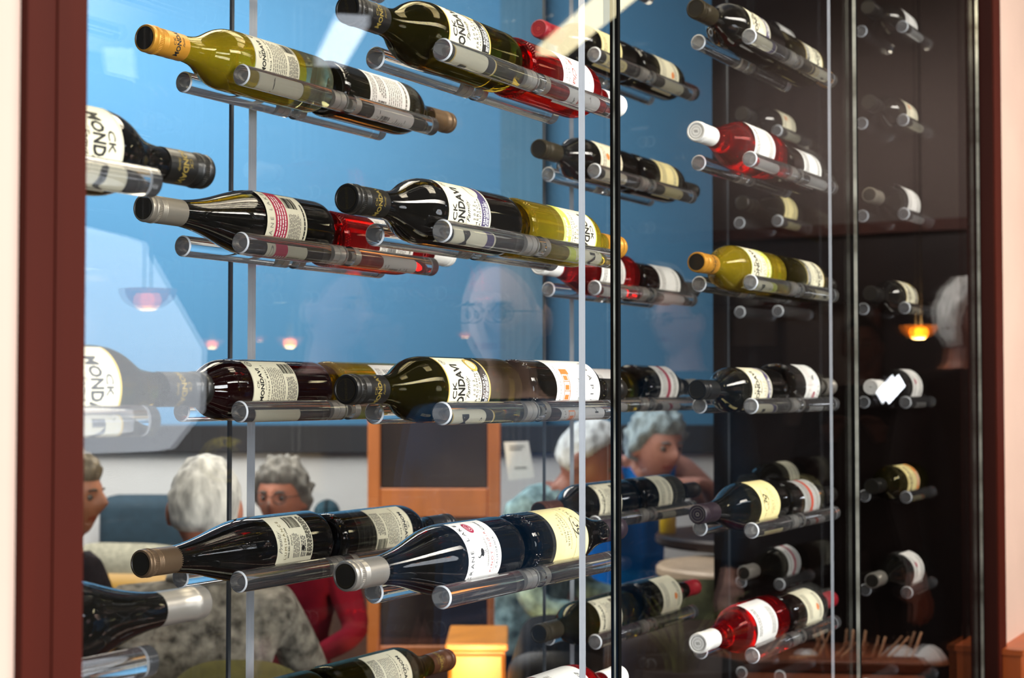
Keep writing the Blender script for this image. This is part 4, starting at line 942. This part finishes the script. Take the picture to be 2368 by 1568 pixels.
# big white glowing shape, made up to give the pale reflection at the left
p = bar(130, 800, 3.5); root = empty('added_glow_shape', p); tag(root, 'large white faceted glowing shape added for the pale reflection at the left', 'glowing shape')
M_addglow = mat('added_glow_surface', '#f2f4f6', 0.7, emit='#dfe8f2', es=4.6)
kk = 3.5 / 3646
b = MB(); b.lathe([(60 * kk, -245 * kk), (265 * kk, -240 * kk), (335 * kk, -150 * kk), (338 * kk, -5 * kk), (195 * kk, 245 * kk), (50 * kk, 280 * kk)], M_addglow, 10, None, 0.45); link('shade', b.mesh('shade', False), root)
b = MB(); b.tube([(0, 0, .15), (0, 0, 3.49 - p.z)], .004, M_metal, 8); link('cord', b.mesh('cord'), root)
def spot(nm, p, q, e):  # unseen spots, added to brighten what the panes mirror
    l = bpy.data.lights.new(nm, 'SPOT'); l.energy = e; l.color = (1.0, 0.93, 0.86); l.spot_size = 0.34; l.spot_blend = 0.5; l.shadow_soft_size = 0.04
    o = bpy.data.objects.new(nm, l); C.objects.link(o); o.location = p; o.rotation_euler = (q - Vector(p)).to_track_quat('-Z', 'Y').to_euler()
spot('added_spot', (2.6, -0.9, 2.9), bar(1900, 1500, 4.0), 420); pass; spot('added_spot', (0.7, -0.55, 2.95), bar(1165, 740, 2.95), 110); spot('added_spot', (0.4, -0.4, 2.95), bar(775, 725, 3.8), 60); spot('added_spot', (1.6, -0.5, 2.95), bar(1570, 750, 4.3), 45)  # added for the twig table and three mirrored heads
person('balding man with glasses in a navy shirt, mirrored in the centre', bar(1165, 735, 2.95), RZ(0).to_euler().z + (PI - YAW) + 0.4, STAND, '#10385a', '#e8c4b4', '#8a8a8a', 'thin', glasses=True)
person('person in a dark top, mirrored faintly left of the centre', bar(775, 715, 3.8), (PI - YAW) - 0.9, STAND, '#1b171f', '#c9a2a0', '#4a4038', 'short', k=0.97)
person('grey haired man with glasses, mirrored right of the black seam', bar(1570, 745, 5.1), (PI - YAW) + 0.9, STAND, '#0d2c44', '#d0a79c', '#5a5650', 'thin', glasses=True)
person('person in black mirrored on the right behind the bright phone', bar(1990, 800, 6.3), (PI - YAW) + 0.3, STAND, '#0c0a0b', '#6a4438', '#1a1412', 'short', dict(wr=(.09, -.3, 1.3), el=(.25, -.08, 1.18), hand=(-.2, -.6, .6)), legs='#0a0a0c')
spot('added_spot', (2.9, -0.9, 2.9), bar(2240, 735, 4.9), 50)  # added to lift the white hair at the right casing
person('white haired person mirrored at the right casing', bar(2240, 735, 4.9), (PI - YAW) - 0.5, STAND, '#120c0c', '#7a4a3c', '#e8e8e6', 'bob', legs='#0a0a0c')
b = MB(); Mp = Matrix.Translation(bar(2056, 900, 4.2)) @ RZ((PI - YAW) + 2.6) @ Matrix.Rotation(0.9, 4, 'Y')
soft_box(b, (-.022, -.004, -.042), (.022, .004, .042), M_dark, Mp, .003, 2)
root = tag(link('phone', b.mesh('phone', False)), 'phone with a lit white screen mirrored on the right', 'phone')
b = MB(); b.box((-.019, -.0055, -.038), (.019, -.0045, .038), mat('phone_screen', '#ffffff', 0.2, emit='#f0f6ff', es=14), Mp); b.box((-.019, .0045, -.038), (.019, .0055, .038), MAT['phone_screen'], Mp); link('screen', b.mesh('screen', False), root)

# table mirrored bottom right: twig centrepiece, napkins, wine glasses
Zt = 4.0; ctr = bar(1890, 1545, Zt); root = empty('bar_table', (ctr.x, ctr.y, 0)); tag(root, 'brown wooden table mirrored at the bottom right', 'table'); zt = ctr.z
M_tb = mat('brown_table_wood', '#5a2a10', 0.4, noise=(10, .25, (1, .2, 1)))
b = MB(); soft_box(b, (-.45, -.25, zt - .035), (.45, .25, zt), M_tb, RZ(-0.3), .006, 2); link('table_top', b.mesh('table_top', False), root)
for sx in (-1, 1):
    for sy in (-1, 1): b = MB(); soft_box(b, (sx * .4 - .025, sy * .2 - .025, 0), (sx * .4 + .025, sy * .2 + .025, zt - .035), M_tb, RZ(-0.3), .004, 1); link('leg', b.mesh('leg', False), root)
M_twig = mat('pale_twig', '#e0b088', 0.7); root = empty('twig_centrepiece', (ctr.x, ctr.y, zt)); tag(root, 'wooden trough of upright pale twigs mirrored at the bottom right', 'centrepiece')
off = Vector((ctr.x, ctr.y, zt))
b = MB(); soft_box(b, (-.26, -.05, .0015), (.26, .05, .03), M_tb, RZ((PI - YAW) + .1), .006, 2); link('trough', b.mesh('trough', False), root)
for (xa, ya, xb, yb) in ((1765, 1525, 1805, 1462), (1878, 1530, 1910, 1455), (1905, 1545, 1885, 1452), (1932, 1545, 1968, 1480), (1955, 1500, 1962, 1452), (1975, 1520, 1995, 1482), (1982, 1500, 1990, 1454), (2020, 1550, 2035, 1468), (2042, 1555, 2090, 1468), (2095, 1540, 2118, 1458), (1662, 1500, 1675, 1550), (1830, 1560, 1880, 1525)):
    A = bar(xa, ya, Zt) - off; A.z = max(A.z, .03); B = bar(xb, yb, Zt) - off; B.z = max(B.z, .034); b = MB(); b.tube([A, A.lerp(B, .5) + Vector((.002, .001, 0)), B], [.0042, .004, .0036], M_twig, 8); link('twig', b.mesh('twig'), root)
M_nap = mat('white_napkin', '#eef4f8', 0.7)
for i, (px, py, r) in enumerate(((2075, 1510, .045), (2140, 1540, .045), (1860, 1480, .035))):
    q = bar(px, py, Zt + .1); b = MB(); b.lathe([(0, .0), (r, 0), (r * .9, r * .35), (r * .55, r * .8), (r * .15, r * 1.05), (0, r * 1.06)], M_nap, 14)
    o = link('folded_napkin', b.mesh('folded_napkin')); o.location = (q.x, q.y, zt); tag(o, 'white folded napkin mirrored bottom right, number %s from the casing' % ('two', 'one', 'three')[i] if False else ('white napkin beside the tallest right twigs', 'white napkin nearest the right casing', 'white napkin behind the crossed twigs')[i], 'napkin', 'folded white napkins')

# round sign and a grassy plant, both mirrored low in the panes
p = bar(520, 1062, 4.2); root = empty('round_sign', p); tag(root, 'round black sign with yellow ring and letters mirrored above the white haired man', 'sign')
root.rotation_euler = (0, 0, 0); R3 = ((CAM - Vector((p.x, p.y, p.z))).normalized())
cm = CAM.copy(); cm.y = 2 * Y_MIR - cm.y; R3 = (cm - p).to_track_quat('Z', 'Y').to_matrix().to_4x4(); rr = .062
b = MB(); b.lathe([(0, -.008), (rr, -.008), (rr, 0), (0, 0)], mat('black_sign_board', '#0a0a0a', 0.7, 0, 0, 0.05), 32, R3); link('board', b.mesh('board', True, 40), root)
m_y = mat('yellow_sign_paint', '#d8c83a', 0.6); b = MB()
for r0, r1 in ((.90, .95), (.58, .61)): b.add([R3 @ Vector((rr * q * math.cos(a * .196), rr * q * math.sin(a * .196), .001)) for q in (r0, r1) for a in range(32)], [(i, 32 + i, 32 + (i + 1) % 32, (i + 1) % 32) for i in range(32)], m_y)
for ch, an in (('R', 22), ('I', 0), ('E', -20)):
    vs, fs = text2d(ch, .016, bold=0.04); Q = R3 @ Matrix.Rotation(math.radians(an), 4, 'Z') @ Matrix.Translation((0, rr * .75, .001)); b.add([Q @ Vector((x, y, 0)) for x, y in vs], fs, m_y)
link('lettering', b.mesh('lettering', False), root)
spot('added_spot', p + (cm - p).normalized() * .45 + Vector((0, 0, .45)), p, 320)  # extra unseen spot so the yellow lettering shows in the pane
b = MB(); b.tube([Vector((0, 0, rr)), Vector((0, 0, 3.49 - p.z))], .002, M_metal, 6); link('cord', b.mesh('cord'), root)
p = bar(1570, 1530, 3.35); root = empty('grass_plant', (p.x, p.y, 0)); tag(root, 'potted grassy plant mirrored low beside the black seam', 'plant')
b = MB(); b.lathe([(0, 0), (.10, 0), (.13, p.z - .02), (.13, p.z), (.115, p.z), (.112, p.z - .03), (0, p.z - .03)], M_dark, 24); link('pot', b.mesh('pot', True, 40), root)
rn = random.Random(4); m_lf = mat('olive_leaf', '#6a7030', 0.5)
for i in range(16):
    a = rn.uniform(0, 6.28); L = rn.uniform(.13, .26); d = Vector((math.cos(a), math.sin(a), 0)); sd = Vector((-d.y, d.x, 0)); pts = []
    for k_ in range(6):
        f_ = k_ / 5; c = d * (.02 + .12 * f_ * f_) + Vector((0, 0, p.z - .03 + L * (f_ - .25 * f_ * f_))); w_ = .007 * (1 - f_ ** 2) + .0006; pts.append((c - sd * w_, c + d * -.002, c + sd * w_))
    b = MB(); b.add([q for t in pts for q in t], [(k_ * 3 + j, k_ * 3 + j + 1, k_ * 3 + j + 4, k_ * 3 + j + 3) for k_ in range(5) for j in (0, 1)], m_lf); link('leaf', b.mesh('leaf'), root)
